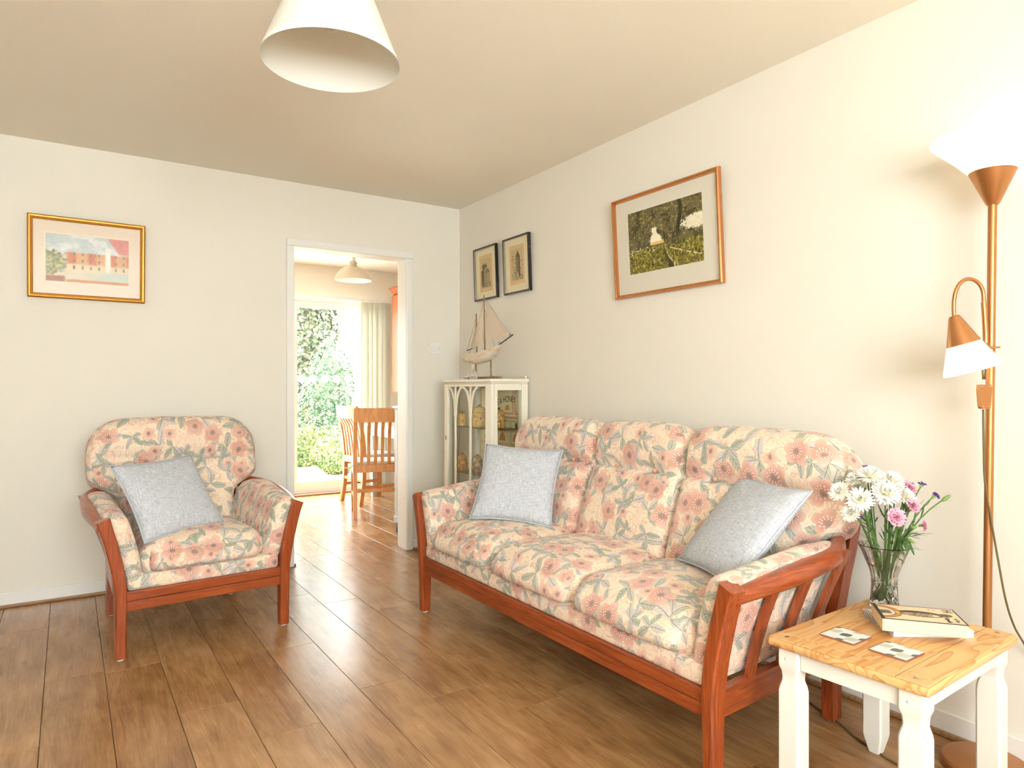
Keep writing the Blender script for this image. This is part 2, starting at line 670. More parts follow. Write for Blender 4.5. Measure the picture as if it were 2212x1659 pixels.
        for rad, k, ph in ((0.3, 11, 0.0), (0.43, 13, 1.2)):
            dots = g.M('MULTIPLY', g.step(g.M('COSINE', g.M('ADD', g.M('MULTIPLY', ang, float(k)), ph)), 0.1, 0.6),
                       g.M('SUBTRACT', 1.0, g.step(g.M('ABSOLUTE', g.M('SUBTRACT', rr, rad)), 0.02, 0.06)))
            fc = g.mix(g.M('MULTIPLY', dots, 0.9), fc, lin((250, 226, 206)))
        rim = g.M('SUBTRACT', 1.0, g.step(ed, 0.008, 0.03))
        fc = g.mix(g.M('MULTIPLY', rim, 0.5), fc, lin((150, 92, 78)))
        return g.mix(g.M('MULTIPLY', m, 0.92), col, fc)

    col = leaves(base, (3.1, 1.7, 0), 6.4, 4.0, 0.12, 0.72, lin((146, 158, 140)), lin((196, 186, 188)))
    col = flowers(col, (0.2, 0.9, 0), 9.5, 0.68, 0.40, lin((230, 172, 138)), lin((226, 156, 134)))
    col = leaves(col, (7.3, 4.2, 0), 8.0, 5.0, 0.42, 0.64, lin((128, 148, 130)), lin((178, 172, 172)))
    col = flowers(col, (5.5, 2.3, 0), 6.8, 0.50, 0.44, lin((206, 118, 90)), lin((218, 144, 122)))
    # slight weave mottling and wear
    wv = g.noise(uvn, 320, 2)
    col = g.mix(g.M('MULTIPLY', wv, 0.28), col, lin((238, 216, 188)))
    hsv = g.n('ShaderNodeHueSaturation')
    hsv.inputs['Saturation'].default_value = 0.8
    hsv.inputs['Value'].default_value = 0.98
    g.put(hsv.inputs['Color'], col)
    g.set(hsv.outputs[0], 0.9, 0, 0.15)
    g.b.inputs['Sheen Weight'].default_value = 0.2
    g.bump(g.M('ADD', wv, g.M('MULTIPLY', fr, 0.6)), 0.22, 0.0015)
    return g.m


FLORAL = floral_mat()


def linen_mat():
    g = G('grey_linen')
    u = g.coord('UV')
    a = g.noise(g.V('MULTIPLY', u, (30, 420, 1)), 1, 3, 0.6)
    b = g.noise(g.V('MULTIPLY', u, (420, 30, 1)), 1, 3, 0.6)
    f = g.M('MULTIPLY', g.M('ADD', a, b), 0.5)
    col = g.ramp(f, [(0.36, lin((158, 162, 170))), (0.5, lin((194, 197, 204))), (0.64, lin((224, 226, 230)))])
    g.set(col, 0.9, 0, 0.1)
    g.bump(f, 0.35, 0.001)
    return g.m


LINEN = linen_mat()

# ================================================================== THE SETTING
XL, XR, YR, YB, ZC = -1.17, 2.36, -1.60, 4.285, 2.40
YD0, YD1, XDL, XDR = 4.415, 7.02, 0.35, 3.16      # dining room
DX0, DX1, DZ = 1.180, 1.940, 2.0                   # door opening
PX0, PX1, PZ = 1.02, 2.93, 2.085                   # patio door opening

fl = struct(MB().box(XL - 0.15, 3.35, YR - 0.25, YD1 + 0.2, -0.12, -0.006).build('floor', paint_mat('floor_joint', (88, 62, 42), 0.6)))
rng = random.Random(5)
WP = 0.195
forced = {0: 3.08, 1: 2.55, 2: 2.235, 3: 2.95, 4: 2.4, 5: 3.45}


def run(k, x0, x1, y0, y1, anchor):
    a = anchor
    while a > y0:
        a -= 1.26
    while a < y1:
        p, q = max(a, y0), min(a + 1.26, y1)
        if q - p > 0.02:
            e = 0.0009
            m = MB()
            hx, hy = (x1 - x0) / 2 - e, (q - p) / 2 - e
            m.box(-hx, hx, -hy, hy, -0.005, 0.0, 0.0008, 1)
            m.build('plank', FLOOR, fl, loc=((x0 + x1) / 2, (p + q) / 2, 0))
        a += 1.26


k = -8
while 0.12 + k * WP < XDR:
    x0, x1 = 0.12 + k * WP, 0.12 + (k + 1) * WP
    anc = forced.get(k, rng.uniform(0, 1.26))
    lx0, lx1 = max(x0, XL), min(x1, XR)
    dx0, dx1 = max(x0, XDL), min(x1, XDR)
    if DX0 <= x0 and x1 <= DX1:
        run(k, x0, x1, YR, YD1, anc)
    else:
        if lx1 - lx0 > 0.01:
            run(k, lx0, lx1, YR, YB, anc)
        if dx1 - dx0 > 0.01:
            run(k, dx0, dx1, YD0, YD1, anc)
        px0, px1 = max(x0, DX0), min(x1, DX1)
        if px1 - px0 > 0.01:
            run(k, px0, px1, YB, YD0, 4.0)
    k += 1

struct(MB().box(XL - 0.15, XR + 0.12, YR - 0.2, YB, ZC, ZC + 0.12).build('ceiling', CEIL))
struct(MB().box(XDL - 0.1, XDR + 0.15, YB, YD1 + 0.2, ZC, ZC + 0.12).build('ceiling_dining', paint_mat('white_ceiling', (245, 240, 228), 0.8, 0.01)))
struct(MB().box(XR, XR + 0.12, YR - 0.2, YB, -0.006, ZC).build('wall_right', WALL))
struct(MB().box(XL - 0.15, XL, YR - 0.2, YD0, -0.006, ZC).build('wall_left', WALL))
m = MB()
m.box(XL, DX0 - 0.012, YB, YD0, -0.006, ZC).box(DX1 + 0.012, XDR, YB, YD0, -0.006, ZC).box(DX0 - 0.012, DX1 + 0.012, YB, YD0, DZ + 0.012, ZC)
struct(m.build('wall_back', WALL))
# rear wall with the big window behind the camera
WX0, WX1, WZ0, WZ1 = -1.14, 0.98, 0.9, 2.1
m = MB()
m.box(XL, WX0, YR - 0.2, YR, -0.006, ZC).box(WX1, XR, YR - 0.2, YR, -0.006, ZC)
m.box(WX0, WX1, YR - 0.2, YR, -0.006, WZ0).box(WX0, WX1, YR - 0.2, YR, WZ1, ZC)
struct(m.build('wall_rear', WALL))
wn = struct(thing('window_1', None, None, (0, YR - 0.1, 0)))
m = MB()
m.box(WX0, WX1, -0.03, 0.03, WZ0, WZ0 + 0.05).box(WX0, WX1, -0.03, 0.03, WZ1 - 0.05, WZ1)
for x in (WX0, (WX0 + WX1) / 2 - 0.025, WX1 - 0.05):
    m.box(x, x + 0.05, -0.03, 0.03, WZ0 + 0.05, WZ1 - 0.05)
m.build('window_frame', UPVC, wn)
for a, b in ((WX0 + 0.05, (WX0 + WX1) / 2 - 0.025), ((WX0 + WX1) / 2 + 0.025, WX1 - 0.05)):
    MB().box(a, b, -0.003, 0.003, WZ0 + 0.05, WZ1 - 0.05).build('pane', PANE, wn)
# dining-room walls
struct(MB().box(XDL - 0.1, XDL, YD0, YD1, -0.006, ZC).build('wall_dining_left', WALL_D))
struct(MB().box(XDR, XDR + 0.12, YB, YD1 + 0.2, -0.006, ZC).build('wall_dining_right', WALL_D))
m = MB()
m.box(XDL - 0.1, PX0, YD1, YD1 + 0.2, -0.006, ZC).box(PX1, XDR, YD1, YD1 + 0.2, -0.006, ZC).box(PX0, PX1, YD1, YD1 + 0.2, PZ, ZC)
struct(m.build('wall_dining_far', WALL_D))

# skirting boards with the small oak bead along the floor
SKH = 0.075


def skirting(name, pts):
    """pts: axis-aligned run, ((x0,y0),(x1,y1), normal)"""
    m, bd = MB(), MB()
    for (x0, y0), (x1, y1), (nx, ny) in pts:
        def ext(m, d, z0, z1, bev):
            xa, xb = sorted((x0, x1)) if ny else sorted((x0, x0 + nx * d))
            ya, yb = sorted((y0, y1)) if nx else sorted((y0, y0 + ny * d))
            m.box(xa, xb, ya, yb, z0, z1, bev)
        ext(m, 0.014, 0.0005, SKH, 0.003)
        ext(bd, 0.030, 0.0005, 0.015, 0.004)
    o = struct(m.build(name, WHITE))
    bd.build('bead', BEAD, o)


CW = 0.047    # casing width
skirting('baseboard_back', [((XL, YB), (DX0 - CW - 0.002, YB), (0, -1)), ((DX1 + CW + 0.002, YB), (XR - 0.03, YB), (0, -1))])
skirting('baseboard_right', [((XR, YR), (XR, YB), (-1, 0))])
skirting('baseboard_left', [((XL, YR), (XL, YB - 0.03), (1, 0))])
skirting('baseboard_dining', [((PX1 + 0.02, YD1), (XDR - 0.03, YD1), (0, -1))])

# doorway lining and architrave
tr = struct(thing('trim_1', None, None, (0, 0, 0)))
for a, b in ((DX0 - 0.012, DX0), (DX1, DX1 + 0.012)):
    MB().box(a, b, YB - 0.001, YD0 + 0.001, 0.0005, DZ, 0.001, 1).build('jamb', WHITE, tr)
MB().box(DX0 - 0.012, DX1 + 0.012, YB - 0.001, YD0 + 0.001, DZ, DZ + 0.012, 0.001, 1).build('head_lining', WHITE, tr)
for y0, y1 in ((YB - 0.016, YB - 0.0005), (YD0 + 0.0005, YD0 + 0.016)):
    MB().box(DX0 - CW, DX0 - 0.001, y0, y1, 0.0005, DZ + 0.001, 0.004).build('architrave', WHITE, tr)
    MB().box(DX1 + 0.001, DX1 + CW, y0, y1, 0.0005, DZ + 0.001, 0.004).build('architrave', WHITE, tr)
    MB().box(DX0 - CW, DX1 + CW, y0, y1, DZ + 0.0015, DZ + CW, 0.004).build('architrave', WHITE, tr)
MB().box(DX0 + 0.0005, DX0 + 0.014, YB - 0.005, YD0 + 0.01, 0.0005, 0.016, 0.004).build('bead', BEAD, tr)

# ------------------------------------------------------------------ patio door
pd = struct(thing('door_1', None, None, (0, YD1 + 0.1, 0)))
m = MB()
m.box(PX0, PX1, -0.045, 0.045, PZ - 0.06, PZ).box(PX0, PX1, -0.045, 0.045, 0.0, 0.045)
m.box(PX0, PX0 + 0.05, -0.045, 0.045, 0.045, PZ - 0.06).box(PX1 - 0.05, PX1, -0.045, 0.045, 0.045, PZ - 0.06)
m.build('door_frame', UPVC, pd)
MB().box(PX0, PX1, -0.13, -0.046, 0.0005, 0.02, 0.003).build('threshold', BEAD, pd)
PM = 1.955
DOT = G('frosted_sticker')
_tl = DOT.n('ShaderNodeBsdfTranslucent')
_tl.inputs[0].default_value = (0.95, 0.95, 0.95, 1)
DOT.t.links.new(_tl.outputs[0], DOT.out.inputs[0])
DOT = DOT.m
for a, b, y in ((PX0 + 0.052, PM + 0.03, 0.018), (PM - 0.03, PX1 - 0.052, -0.018)):
    m = MB()
    m.box(a, a + 0.062, y - 0.016, y + 0.016, 0.047, PZ - 0.062).box(b - 0.062, b, y - 0.016, y + 0.016, 0.047, PZ - 0.062)
    m.box(a + 0.062, b - 0.062, y - 0.016, y + 0.016, 0.047, 0.135).box(a + 0.062, b - 0.062, y - 0.016, y + 0.016, PZ - 0.13, PZ - 0.062)
    lf = m.build('leaf_frame', UPVC, pd)
    MB().box(a + 0.06, b - 0.06, y - 0.003, y + 0.003, 0.133, PZ - 0.128).build('pane', PANE, lf)
    if y < 0:
        x = a + 0.10
        while x < b - 0.1:
            m = MB()
            m.prism([(x + 0.040 * math.cos(t * PI / 12), 1.215 + 0.040 * math.sin(t * PI / 12)) for t in range(24)], 'y', y - 0.005, y - 0.0034)
            m.build('safety_dot', DOT, lf)
            x += 0.127

# ================================================================== SOFA AND ARMCHAIR
YF, YBK = -0.33, 0.325


def flare(z):
    return 0.061 * max(0.0, (z - 0.26) / 0.31) ** 1.55 if z > 0.26 else 0.0


def seating(name, label, cat, half, seats, loc, rot, seed):
    t = thing(name, label, cat, loc, rot)
    r = random.Random(seed)

    def ro():
        return (r.uniform(0, 9), r.uniform(0, 9))
    # front posts (leg + flared arm upright)
    for s in (-1, 1):
        rings = []
        for i in range(15):
            z = 0.008 + i / 14 * 0.572
            wx = 0.0205 + (0.004 if z > 0.2 else 0.0) * min(1, (z - 0.2) / 0.2 if z > 0.2 else 0)
            wy = 0.0215 + 0.008 * max(0, min(1, z / 0.3))
            cx = s * (half + flare(z))
            tilt = 0.010 * s if i == 14 else 0
            c = 0.005
            pts = [(-wx + c, -wy), (wx - c, -wy), (wx, -wy + c), (wx, wy - c), (wx - c, wy), (-wx + c, wy), (-wx, wy - c), (-wx, -wy + c)]
            rings.append([(cx + a, YF + b, z - (tilt * a / wx if wx else 0)) for a, b in pts])
        MB().loft(rings).build('front_leg', MAHOG['z'], t, 0.6)
        MB().lathe([(0.012, 0.0005), (0.014, 0.001), (0.014, 0.0078)], 16, s * half, YF).build('glide', WHITE, t, 0.6)
        # back leg running up to the arm and back
        rings = []
        for i in range(11):
            z = 0.008 + i / 10 * 0.80
            y = YBK + (0.0 if z < 0.25 else 0.125 * ((z - 0.25) / 0.55) ** 1.3)
            wx, wy = 0.02, 0.026
            cx = s * (half - 0.055 + 0.3 * flare(min(z, 0.58)))
            rings.append([(cx + a, y + b, z) for a, b in ((-wx, -wy), (wx, -wy), (wx, wy), (-wx, wy))])
        MB().loft(rings).build('back_leg', MAHOG['z'], t, 0.6)
        MB().lathe([(0.012, 0.0005), (0.014, 0.001), (0.014, 0.0078)], 16, s * (half - 0.055), YBK).build('glide', WHITE, t, 0.6)
        # arm rail with its curved end
        path = []
        for i in range(17):
            u = i / 16
            y = YF + 0.004 + u * 0.66
            z = 0.548 + 0.072 * u ** 0.9
            x = half + flare(0.57) - 0.001 + 0.018 * math.sin(PI * min(1, u / 0.8)) - (0.125 * ((u - 0.66) / 0.34) ** 2 if u > 0.66 else 0)
            path.append((s * x, y, z))
        rings = []
        for i, p in enumerate(path):
            hx, hz = 0.0225 + 0.006 * min(1, i / 6), 0.021 + 0.009 * min(1, i / 5)
            ring = []
            for j in range(14):
                a = 2 * PI * j / 14
                ca, sa = math.cos(a), math.sin(a)
                ring.append((p[0] + hx * math.copysign(abs(ca) ** 0.7, ca), p[1], p[2] + hz * math.copysign(abs(sa) ** 0.7, sa)))
            rings.append(ring)
        MB().loft(rings).build('arm_rail', MAHOG['y'], t, 0.8)
        # curved arm slats
        for yy in (-0.165, -0.005, 0.15):
            rings = []
            for i in range(11):
                z = 0.27 + i / 10 * (0.30 + 0.10 * (yy + 0.33))
                cx = s * (half + 0.004 - 0.045 * (yy + 0.33) / 0.65 * (1 - i / 10) + flare(z) * 0.98 + 0.012 * (i / 10))
                y = yy + 0.02 * (i / 10) ** 1.5
                rings.append([(cx + a, y + b, z) for a, b in ((-0.008, -0.016), (0.008, -0.016), (0.008, 0.016), (-0.008, 0.016))])
            MB().loft(rings).build('arm_slat', MAHOG['z'], t, 0.6)
        # lower side rail
        m = MB()
        for w0, w1, z0, z1 in ((-0.014, 0.013, 0.2395, 0.278), (-0.014, 0.007, 0.197, 0.2365), (-0.012, 0.002, 0.235, 0.241)):
            m.loft([[(s * (half + dx + a), yy, z) for a, z in ((w0, z0), (w1, z0), (w1, z1), (w0, z1))] for dx, yy in ((0, YF + 0.02), (-0.045, YBK))])
        m.build('side_rail', MAHOG['y'], t)
    m = MB()
    m.box(-half + 0.015, half - 0.015, YF - 0.020, YF + 0.006, 0.2395, 0.278, 0.004)
    m.box(-half + 0.015, half - 0.015, YF - 0.014, YF + 0.006, 0.197, 0.2365, 0.003)
    m.box(-half + 0.015, half - 0.015, YF - 0.008, YF + 0.004, 0.23, 0.245)
    m.build('front_rail', MAHOG['x'], t)
    MB().box(-half + 0.065, half - 0.065, YBK - 0.012, YBK + 0.014, 0.2, 0.275, 0.003).build('back_rail', MAHOG['x'], t)
    MB().box(-half + 0.04, half - 0.04, YBK + 0.098, YBK + 0.122, 0.70, 0.77, 0.004).build('top_rail', MAHOG['x'], t)
    # upholstered platform under the seat
    hp = half - 0.0235
    me = soft(hp, 0.315, 0.034, 0.018, 40 if seats > 1 else 18, 12, 6, lambda p, u, v, ww: Vector((p.x - u * 0.045 * (v + 1) / 2, p.y, p.z)), 'top', ro())
    mk('seat_platform', me, FLORAL, t, loc=(0, YF - 0.012 + 0.315, 0.309))
    # seat cushions
    inner = half - 0.022 - 0.06
    sw = 2 * inner / seats
    for i in range(seats):
        hx, hy, hz = sw / 2 + 0.006, 0.275, 0.066

        def df(p, u, v, ww):
            z = p.z
            e = (1 - u * u) * (1 - v ** 4)
            if ww > 0:
                z += 0.040 * e * ww
            front = (1 - u ** 4)
            RC = 0.075
            px, py = p.x, p.y
            if py < -hy + RC and abs(px) > hx - RC:
                d = Vector((abs(px) - (hx - RC), -py - (hy - RC)))
                d *= max(d.x, d.y) / max(d.length, 1e-9)
                px, py = math.copysign(hx - RC + d.x, px), -(hy - RC + d.y)
            p = Vector((px, py, p.z))
            y = p.y - (0.022 * front * (1 - ww * ww) if v < 0 else 0) * (-v)
            z -= 0.012 * max(0, -v) ** 6 * (1 if ww > -0.5 else 0)
            return Vector((p.x, y, z))
        me = soft(hx, hy, hz, 0.058, 24, 20, 10, df, 'top', ro())
        mk('seat_cushion', me, FLORAL, t, loc=(-inner + sw * (i + 0.5), YF - 0.018 + hy, 0.320 + hz))
    # arm pads
    for s in (-1, 1):
        def da(p, u, v, ww):
            f = (p.z + 0.155) / 0.31
            y = p.y
            zb_ = 0.316 - 0.034 * min(1.0, max(0.0, (v + 0.9) / 0.25))
            z0 = zb_ + f * (0.593 - zb_ + 0.065 * (v + 1) / 2)
            fl_ = flare(z0) * 0.98
            thick = p.x * (1.0 + 0.25 * f)
            if f > 0.75 and v > 0.4:
                z0 -= 0.03 * (v - 0.4) / 0.6 * (f - 0.75) / 0.25
            inx = 0.03 * max(0, (v - 0.45) / 0.55) ** 2 + 0.035 * (v + 1) / 2 * (1 - f)
            bul = -s * 0.012 * (1 - v * v) * math.sin(PI * min(1, f)) if p.x * s < 0 else 0
            return Vector((s * (half - 0.022 - 0.034 + fl_ + 0.012 * f - inx) + thick + bul, y, z0))
        me = soft(0.036, 0.278, 0.155, 0.030, 8, 20, 16, da, 'side', ro())
        mk('arm_pad', me, FLORAL, t, loc=(0, YF - 0.006 + 0.278, 0))
    # back cushions
    over = 0.135
    ANG = math.radians(19)
    ca, sa = math.cos(ANG), math.sin(ANG)
    for i in range(seats):
        hx, hy, hz = sw / 2 + 0.003, 0.085, 0.288
        el = over if i == 0 else 0.0
        er = over if i == seats - 1 else 0.0

        def db(p, u, v, ww):
            x, y, z = p.x, p.y, p.z
            RC = 0.15
            RL = RC if i == 0 else 0.085
            RR = RC if i == seats - 1 else 0.085
            # widen above the arms
            k = 1 / (1 + math.exp(-(ww + 0.18) * 16))
            if u < 0:
                x -= el * k * (-u)
            else:
                x += er * k * u
            X0, X1 = -hx - el * k, hx + er * k
            # rounded top corners, keeping the padded edge all the way round
            xq = hx * u + (er * k * u if u > 0 else el * k * u)
            zq, rs = hz * ww, 0.06
            for sg, XE, RR_ in ((1, X1, RR), (-1, -X0, RL)):
                dx_, dz_ = sg * xq - (XE - RR_), zq - (hz - RR_)
                if dx_ > 0 and dz_ > 0:
                    mm = max(dx_, dz_)
                    dd_ = Vector((dx_, dz_)).normalized()
                    e_ = RR_ - mm
                    rad_ = mm
                    if e_ < rs:
                        ax, ay = rs - e_, max(0.0, abs(hy * v) - (hy - rs))
                        sc_ = max(ax, ay) / max(math.hypot(ax, ay), 1e-9)
                        rad_ = RR_ - rs + ax * sc_
                        if ay > 0:
                            y = math.copysign(hy - rs + ay * sc_, v)
                    x, z = sg * (XE - RR_ + dd_.x * rad_), hz - RR_ + dd_.y * rad_
            # rounded lower corners of the wings that rest over the arms
            if v < 0.2:
                e = max(0, 1 - u ** 6)
                f = max(0.0, -v)
                y += -0.036 * f * math.exp(-((ww - 0.72) / 0.30) ** 2) * e
                y += -0.020 * f * math.exp(-((ww + 0.35) / 0.4) ** 2) * e
                cr = math.exp(-((ww - 0.30) / 0.042) ** 2)
                y += 0.046 * f * cr * (0.6 + 0.4 * e)
                for ub in (-0.42, 0.42):
                    y += 0.022 * f * math.exp(-((u - ub) / 0.1) ** 2 - ((ww - 0.30) / 0.09) ** 2)
                    y += 0.006 * f * math.exp(-((u - ub) / 0.06) ** 2) * (1 if ww < 0.26 else 0) * max(0, ww + 0.9)
            z += 0.016 * (1 - u * u) * max(0, ww) ** 3
            zc, yc = z + hz, y
            return Vector((x, yc * ca + zc * sa, zc * ca - yc * sa)), Vector((x, p.y, p.z))
        me = soft(hx, hy, hz, 0.06, 28, 10, 44, db, 'front', ro())
        xc = -inner + sw * (i + 0.5)
        bc = mk('back_cushion', me, FLORAL, t, loc=(xc, 0.165, 0.395))
        for ub in (-0.42, 0.42):
            ww = 0.30
            zc = hz * ww + hz
            yc = -hy + 0.030
            wide = el * (-ub) if ub < 0 else er * ub
            MB().ball((ub * hx + (wide if ub > 0 else -wide), yc * ca + zc * sa, zc * ca - yc * sa), 0.010, 2, (1, 0.7, 1)).build('button', FLORAL_BTN, bc, 3.0)
    return t


FLORAL_BTN = paint_mat('button_fabric', (214, 158, 126), 0.8, 0.1, 60)

SOFA_A = -PI / 2
sofa = seating('sofa', 'three-seat sofa with red-brown wooden frame and floral tapestry cushions along the wall', 'sofa', 0.90, 3, (1.816, 2.155, 0), SOFA_A, 3)
ARM_A = math.radians(5.0)
_cx, _cy = 0.512, 3.22
armchair = seating('armchair', 'single floral armchair with red-brown wooden frame beside the doorway', 'armchair', 0.335, 1,
                   (_cx - math.sin(ARM_A) * 0.33, _cy + math.cos(ARM_A) * 0.33, 0), ARM_A, 11)


# ------------------------------------------------------------------ scatter cushions
def scatter(label, cen, nrm, up, S=0.39, T=0.062, seed=0):
    n = Vector(nrm).normalized()
    u = Vector(up)
    u = (u - n * u.dot(n)).normalized()
    x = u.cross(n).normalized() * -1.0
    # frame: x right, n away from the viewer (+y), u up
    x = n.cross(u).normalized()
    R = Matrix((x, n, u)).transposed()
    t = thing('scatter_cushion', label, 'cushion', cen, tuple(R.to_euler()), 'grey linen scatter cushions')
    N = 26
    verts, faces, uvs = [], [], []
    hid = {}
    rr = random.Random(seed)
    ph = [rr.uniform(0, 6) for _ in range(6)]

    def pt(i, j, s):
        a, b = -1 + 2 * i / N, -1 + 2 * j / N
        key = (i, j, s if (abs(a) < 1 and abs(b) < 1) else 0)
        if key in hid:
            return hid[key]
        th = T * (max(0, (1 - a * a)) * max(0, (1 - b * b))) ** 0.42
        th *= 1 + 0.05 * math.sin(3 * a + ph[0]) * math.sin(2.5 * b + ph[1])
        px = a * (1 - 0.075 * (1 - b * b)) * S / 2 * 1.02
        pz = b * (1 - 0.075 * (1 - a * a)) * S / 2 * 1.02
        wr = 0.004 * math.sin(9 * a + ph[2]) * math.exp(-((abs(b) - 0.85) / 0.15) ** 2)
        hid[key] = len(verts)
        verts.append((px, s * (th + wr * 0.5), pz))
        return hid[key]
    for s in (-1, 1):
        for i in range(N):
            for j in range(N):
                q = [(i, j), (i + 1, j), (i + 1, j + 1), (i, j + 1)]
                if s > 0:
                    q.reverse()
                faces.append([pt(a, b, s) for a, b in q])
                uvs += [(a / N * S + (0.7 if s > 0 else 0), b / N * S) for a, b in q]
    me = bpy.data.meshes.new('cover')
    me.from_pydata(verts, [], faces)
    ul = me.uv_layers.new(name='UVMap')
    ul.data.foreach_set('uv', [c for p in uvs for c in p])
    me.shade_smooth()
    mk('cover', me, LINEN, t)
    loop = []
    for side in range(4):
        for k in range(N):
            i, j = ((k, 0), (N, k), (N - k, N), (0, N - k))[side]
            loop.append(verts[pt(i, j, 1)])
    loop = [(p[0], 0, p[2]) for p in loop]
    loop += loop[:2]
    MB().tube(loop, 0.0035, 6).build('piping', LINEN, t, 3.0)
    return t


scatter('grey linen cushion on the sofa seat beside the glazed cabinet', (1.80, 2.70, 0.655), (0.62, 0.6, -0.5), (0.43, 0.32, 0.85), 0.385, 0.055, 1)
scatter('grey linen cushion slumped against the sofa arm near the pine side table', (1.88, 1.475, 0.645), (0.70, -0.27, -0.66), (0.61, -0.24, 0.75), 0.385, 0.055, 2)
scatter('grey linen cushion resting on the armchair seat', (0.385, 3.42, 0.625), (-0.33, 0.72, -0.60), (-0.31, 0.54, 0.78), 0.385, 0.055, 3)


# ================================================================== PICTURES
def ring_frame(m, w, h, prof):
    """mitred frame: prof = [(inset from the outer edge, y)], swept round a w x h rectangle"""
    rings = []
    for ins, y in prof:
        a, b = w / 2 - ins, h / 2 - ins
        rings.append([(-a, y, -b), (a, y, -b), (a, y, b), (-a, y, b)])
    V = [[m.bm.verts.new(p) for p in r] for r in rings]
    n = len(V)
    for k in range(n):
        A, B = V[k], V[(k + 1) % n]
        for i in range(4):
            j = (i + 1) % 4
            m.bm.faces.new((A[i], A[j], B[j], B[i]))


def picture(name, label, w, h, prof, fmat, mount, pw, ph, pdz, func, res, loc, rz, tilt, slip=None):
    t = thing(name, label, 'picture', loc, (tilt, 0, rz))
    m = MB()
    ring_frame(m, w, h, prof)
    m.build('frame', fmat, t)
    fi = max(p[0] for p in prof)
    a, b = w / 2 - fi + 0.004, h / 2 - fi + 0.004
    MB().box(-a, a, -0.003, 0.001, -b, b).build('mount_board', mount, t)
    painted('print', -pw / 2, pw / 2, -ph / 2 + pdz, ph / 2 + pdz, res[0], res[1], func, t, -0.0034)
    if slip:
        m = MB()
        ring_frame(m, pw + slip[0] * 2, ph + slip[0] * 2, [(0, -0.0032), (0, -0.0042), (slip[1], -0.0042), (slip[1], -0.0032)])
        o = m.build('mount_line', slip[2], t)
        o.location = (0, 0, pdz)
    MB().quad((-a, -0.007, -b), (a, -0.007, -b), (a, -0.007, b), (-a, -0.007, b)).build('glass', GLAZE, t)
    return t


def street(U, V):
    n = vn(U * 9, V * 9, 3)
    n2 = vn(U * 34, V * 34, 8)
    c = np.ones(U.shape + (3,)) * np.array((206, 214, 212.0))
    c = blend(c, (232, 232, 228), ss(n, 0.45, 0.7))
    b = ss(V, 0.66, 0.62) * ss(U, 0.2, 0.26)
    c = blend(c, (222, 172, 124), b)
    c = blend(c, (214, 132, 96), b * (np.sin(U * 26) > 0.2) * ss(V, 0.36, 0.4))
    c = blend(c, (236, 214, 178), b * ss(V, 0.42, 0.36))
    c = blend(c, (150, 140, 130), b * (np.sin(U * 62) > 0.72) * (np.sin(V * 44) > 0.1))
    c = blend(c, (222, 150, 142), ss(U + 0.4 * V, 1.12, 1.16) * ss(V, 0.62, 0.7))
    c = blend(c, (242, 236, 224), ss(np.abs(U - 0.74), 0.035, 0.03) * ss(V, 0.8, 0.78))
    c = blend(c, (224, 212, 186), ss(V, 0.24, 0.2))
    c = blend(c, (200, 214, 206), ss(V, 0.3, 0.2) * ss(U, 0.5, 0.75) * 0.7)
    tr = ss((U / 0.26) ** 2 + ((V - 0.4) / 0.28) ** 2 + (n2 - 0.5) * 0.9, 1.0, 0.8)
    c = blend(c, (168, 164, 122), tr)
    c = blend(c, (204, 196, 140), tr * ss(n2, 0.5, 0.65))
    c = blend(c, (128, 132, 104), tr * ss(n2, 0.42, 0.3))
    c = blend(c, (176, 122, 92), ss(U, 0.24, 0.2) * ss(V, 0.14, 0.1))
    c = blend(c, (214, 150, 100), ss(V, 0.07 - 0.0 * U, 0.05) * ss(U, 0.22, 0.26))
    return c + (n2 - 0.5)[..., None] * 26


